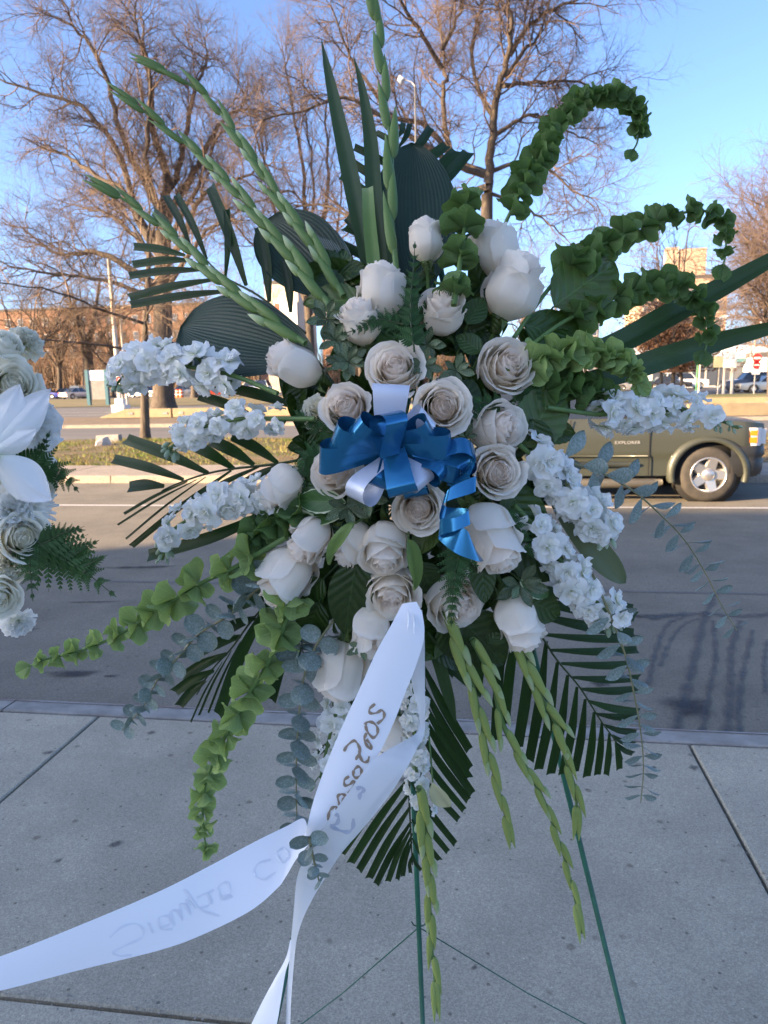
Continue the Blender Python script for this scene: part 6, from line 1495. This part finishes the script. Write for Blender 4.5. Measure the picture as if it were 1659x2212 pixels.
PB = ribbon('ribbon_tail', st2, m_ribbon_b, rb2, O2, 120, 9, .03)
S6b = [[(760, 1195), (788, 1225), (775, 1285), (715, 1312)], [(715, 1312), (800, 1350), (880, 1365), (922, 1320), (928, 1240)], [(955, 962), (1005, 950), (1022, 980), (990, 1012), (985, 1062)], [(575, 1595), (600, 1615)]]
writing(PB, [[c6(*p) for p in s] for s in S6b], 8, m_faint2, rb2, O2, 'faint_letter', .0012)
rb3 = thing('banner_ribbon', 'narrow white ribbon end spreading out at the bottom edge', 'ribbon', 'white lettered ribbons', W(628, 2035, .99)); O3 = Vector(rb3.location)
ribbon('ribbon_tail', [((627, 2030, .99), (633, 2034, .99)), ((617, 2070, .99), (625, 2074, .985)), ((590, 2120, .985), (617, 2100, .98)), ((566, 2165, .98), (607, 2160, .97)), ((543, 2212, .975), (598, 2212, .96)), ((505, 2290, .97), (580, 2290, .95))], m_ribbon, rb3, O3, 50, 9, .04)

# ------------------------------------------------------------------ easels and foam
def easel(ax, ay, ad, feet, label, wires=True, mid=None):
    A = W(ax, ay, ad); t = thing('flower_easel', label, 'easel', 'green wire flower easels', A); legs = []
    for (x, y) in feet:
        F_ = G(x, y, .005); legs.append(F_); b = MB(); b.tube([(0, 0, 0), (F_-A)*.5, F_-A], .0058, 10); b.build('leg', m_easel, t)
        b = MB(); b.tube([F_-A+Vector((0, 0, .0)), F_-A+Vector((0, 0, .02))], .008, 8); b.build('foot', m_black, t)
    M_ = W(*mid[0]); F_ = G(*mid[1], .005)
    b = MB(); b.tube([M_-A, (M_.lerp(F_, .5))-A, F_-A], .0055, 10); b.build('leg', m_easel, t)
    q0, q1 = A.lerp(legs[0], .16), A.lerp(legs[1], .16)
    b = MB(); b.tube([q0-A, q1-A], .004, 8); b.build('crossbar', m_easel, t)
    q2, q3 = A.lerp(legs[0], .42), A.lerp(legs[1], .42)
    b = MB(); b.tube([q2-A, q3-A], .004, 8); b.build('crossbar', m_easel, t)
    b = MB(); b.tube([(q2+q3)/2-A, M_-A], .004, 8); b.tube([A-A, M_-A], .004, 8); b.build('bracket', m_easel, t)
    if wires:
        J = W(905, 2003, ((M_.lerp(F_, .72))-CC).dot(FV)-.012)
        for s, (L_) in ((-1, legs[0]), (1, legs[1])):
            e = Vector(M_).lerp(L_, .97); e = L_.lerp(A, .04)
            b = MB(); b.tube([J-A, J.lerp(e, .5)-A-Vector((0, 0, .01)), e-A], .0014, 6); b.build('wire', m_easel, t)
            b = MB(); b.tube([J-A, J-A+RV*.012*s+Vector((0, 0, .006)), J-A+RV*.016*s+Vector((0, 0, .014))], .0016, 6); b.build('twist', m_easel, t)
    return t
easel(946, 560, 1.38, [(572, 2320), (1374, 2320)], 'green metal tripod easel holding the large white arrangement', True, ((868, 1100, 1.36), (918, 2330)))
easel(-150, 560, 1.3, [(-480, 2360), (-40, 2360)], 'green metal easel at the left edge behind the white lilies', False, ((-170, 1000, 1.28), (-230, 2360)))
def foam(x, y, d, s, label):
    c = W(x, y, d); t = thing('floral_foam', label, 'foam', None, c); z = -FV; M_ = frame(Vector((0, 0, 0)), -FV, UV_)
    b = MB(); P = []
    for i in range(9):
        v = i/8; w = s*(.85+.3*sin(pi*v)); P.append([(w*cos(a)*(1 if i not in (0, 8) else .7), w*1.35*sin(a)*(1 if i not in (0, 8) else .7), (v-.5)*s*1.1) for a in np.linspace(0, 2*pi, 21)])
    b.grid(P, m=M_); b.build('block', m_foam, t)
    b = MB()
    for k in range(-3, 4):
        b.tube([M_ @ Vector((k*s*.3, -s*1.3, s*.6)), M_ @ Vector((k*s*.3, s*1.3, s*.6))], .0015, 4); b.tube([M_ @ Vector((-s, k*s*.4, s*.61)), M_ @ Vector((s, k*s*.4, s*.61))], .0015, 4)
    b.build('cage', m_easel, t)
foam(885, 1060, 1.345, .10, 'dark green foam block holding the stems behind the roses')
foam(-130, 1000, 1.2, .09, 'dark green foam block behind the left edge flowers')

# ------------------------------------------------------------------ the second arrangement at the left edge
GL = 'flowers of the second arrangement at the left edge'
_dep = dep
def dep(x, y, off=0.0): return .98+off if x < 330 and y > 600 and y < 1500 and globals().get('LEFT') else _dep(x, y, off)
LEFT = True
CT_save = CT; CT = (-110, 1000)
m_crm = mat('cream_rose_petal', (.95, .91, .79), (.93, .89, .76), scale=20, rough=.55, spec=.2, trans=.25, grad=[(0, (.70, .72, .45)), (.3, (.93, .87, .70)), (1, (.96, .93, .83))], bump=.2, bscale=140, bdist=.0006)
def _cream(L):
    out = []
    for me in L:
        c = me.copy(); c.materials.clear(); c.materials.append(m_crm); out.append(c)
    return out
RT['copen'] = [(_cream(a), b_) for a, b_ in RT['open']]; RT['chalf'] = [(_cream(a), b_) for a, b_ in RT['half']]
def lrose(x, y, w, ax, kd, vr, lb, off=0.0): rose(x, y, w, ax, 'c'+kd, vr, lb, off, group=GL)
lrose(28, 832, 122, (.55, -.1, .8), 'open', 2, 'cream rose at the upper left edge above the lily')
lrose(8, 752, 84, (.5, -.6, .6), 'half', 0, 'greenish cream rose highest at the left edge')
lrose(48, 1160, 118, (.6, .1, .75), 'open', 0, 'greenish cream rose at the left edge beside the lower fern', .01)
lrose(-8, 1292, 110, (.6, .35, .7), 'open', 1, 'pale rose lowest at the left edge')
lrose(-30, 1080, 130, (.3, .2, .9), 'open', 2, 'cream rose mostly cut off by the left edge', .03)
carnation(72, 915, 120, (.6, -.1, .75), CARNW, 'white ruffled carnation right of the lily at left', pd=.99, group=GL)
carnation(22, 1105, 110, (.4, .2, .9), CARNW, 'white ruffled carnation under the lily at left', pd=.985, group=GL)
carnation(22, 1218, 96, (.5, .3, .8), CARN, 'cream ruffled carnation between the two lower left edge roses', pd=1.0, group=GL)
carnation(-5, 905, 120, (.2, -.3, .9), CARN, 'cream ruffled carnation behind the lily at left', pd=1.03, group=GL)
carnation(60, 1010, 112, (.6, .0, .8), CARNW, 'white ruffled carnation between the lily petal and the fern at left', .0, pd=1.01, group=GL)
carnation(52, 735, 80, (.5, -.5, .7), CARN, 'small cream ruffled carnation at the top of the left edge flowers', .0, pd=1.03, group=GL)
carnation(40, 1350, 70, (.5, .5, .6), CARNW, 'small white ruffled carnation at the bottom of the left edge flowers', .0, pd=1.04, group=GL)
lrose(70, 1040, 104, (.8, .2, .5), 'half', 1, 'cream rose tucked under the upper fern at the left edge', .03)
# chrysanthemums
def chrys_mesh():
    out = []
    for k in range(46):
        f = k/46; ph = k*2.399; tilt = .2+1.3*f; L = .25+.27*f; P = []
        for i in range(5):
            u = i/4*2-1; P.append([((.02+L*v*sin(tilt)+.05*v*v*cos(tilt))*cos(ph)-u*.045*sin(pi*(.15+.7*v))*sin(ph), (.02+L*v*sin(tilt)+.05*v*v*cos(tilt))*sin(ph)+u*.045*sin(pi*(.15+.7*v))*cos(ph), .1*(1-f)+L*v*cos(tilt)-.02*abs(u)) for v in np.linspace(0, 1, 7)])
        b = MB(); b.grid(P); out.append(b.mesh('petal', m_whitep))
    return out
CHR = chrys_mesh()
for (x, y, w, ax, lb) in ((72, 1098, 118, (.75, .1, .65), 'white chrysanthemum with narrow petals right of the lily tips'), (24, 790, 92, (.6, -.5, .6), 'white chrysanthemum behind the cream rose at upper left edge')):
    z = DV(*ax); p = W(x, y, 1.0); s = PXS(w, 1.0)/.95; t = thing('chrysanthemum', lb, 'chrysanthemum', GL, mat=frame(p-z*.2*s, z))
    for me in CHR: ob('petal', me, t, Matrix.Scale(s, 4))
    b = MB(); b.tube([(0, 0, 0), (0, 0, -.06), (0, 0, -.12)], .003, 6); b.build('stem', m_gstem, t)
# the lily
lc = W(-20, 985, .95); lz = DV(.15, .1, .95); ly = thing('white_lily', 'large white lily with long pointed petals at the left edge', 'lily', GL, mat=frame(lc, lz, RV))
LP = leaf_mesh(1, .42, .5, .32, -.30, 0, m_lily, .045, nu=13, nv=24, name='petal', pw=.8)
Mi = ly.matrix_world.inverted() if False else frame(lc, lz, RV).inverted()
for (x, y, wsc) in ((92, 846, .9), (30, 835, 1.1), (92, 1075, 1.25), (66, 930, .9), (-100, 860, 1), (-150, 1000, 1), (-90, 1120, 1.1)):
    v = Mi @ W(x, y, .93); x_ = v.normalized(); n = Vector((0, 0, 1)); n = (n-x_*n.dot(x_)).normalized(); y_ = n.cross(x_); L = v.length*1.05
    ob('petal', LP, ly, Matrix(((x_.x*L, y_.x*L*wsc, n.x*L, 0), (x_.y*L, y_.y*L*wsc, n.y*L, 0), (x_.z*L, y_.z*L*wsc, n.z*L, 0), (0, 0, 0, 1))))
for k in range(6):
    a = k*1.05; b = MB(); b.tube([(0, 0, 0), (.012*cos(a), .012*sin(a), .03), (.03*cos(a), .03*sin(a), .055)], .0008, 5); b.build('stamen', m_gladtip, ly)
b = MB(); b.tube([(0, 0, 0), (0, 0, -.05), (0, 0, -.16)], [.008, .005, .004], 8); b.build('stem', m_gstem, ly)
dl = lambda x, y: .985
fern([(20, 1000), (62, 1012), (95, 1010), (120, 1020), (145, 1035), (164, 1056)], 'dark fern frond before the sunlit verge at the left edge', 7, 72, 0.0, dl)
fern([(60, 1010), (82, 990), (92, 965), (104, 940)], 'small upright fern tip beside the white carnation at left', 6, 26, .005, dl)
def fern2():
    for (pts, lb, n, L) in (([(75, 1165), (110, 1190), (150, 1215), (190, 1240), (243, 1283)], 'widest dark fern frond reaching right over the shaded road at left', 8, 92), ([(95, 1175), (120, 1160), (145, 1150), (174, 1146)], 'upper branch of the dark fern over the road at left', 7, 36),
                            ([(60, 1165), (64, 1200), (66, 1240), (70, 1288)], 'hanging branch of the dark fern nearest the left edge', 7, 52), ([(150, 1205), (175, 1190), (205, 1172)], 'middle raised branch of the dark fern at left', 6, 36), ([(180, 1225), (200, 1215), (222, 1204)], 'outer raised branch of the dark fern at left', 7, 20)):
        fern(pts, lb, n, L, 0.0, dl)
fern2()
for k, (x, y) in enumerate(((-60, 820), (-40, 930), (-50, 1050), (-30, 1180), (-60, 1260), (20, 990), (30, 1130))):
    c = W(x, y, 1.06); t = thing('leafy_sprig', ('dark leafy sprig at the left edge '+('behind the top rose', 'behind the lily', 'under the lily', 'behind the lower roses', 'behind the lowest rose', 'behind the white carnation', 'behind the chrysanthemum')[k]), 'foliage', GL, c)
    for q in range(8):
        a = R.uniform(0, 2*pi); x_ = DV(cos(a), sin(a), R.uniform(-.2, .3)); n_ = DV(R.gauss(0, .4), R.gauss(0, .4), 1); n_ = (n_-x_*n_.dot(x_)).normalized(); y_ = n_.cross(x_); L = PXS(70, 1.06)
        ob('leaf', SAL[q % 4], t, Matrix(((x_.x*L, y_.x*L, n_.x*L, 0), (x_.y*L, y_.y*L, n_.y*L, 0), (x_.z*L, y_.z*L, n_.z*L, 0), (0, 0, 0, 1))))
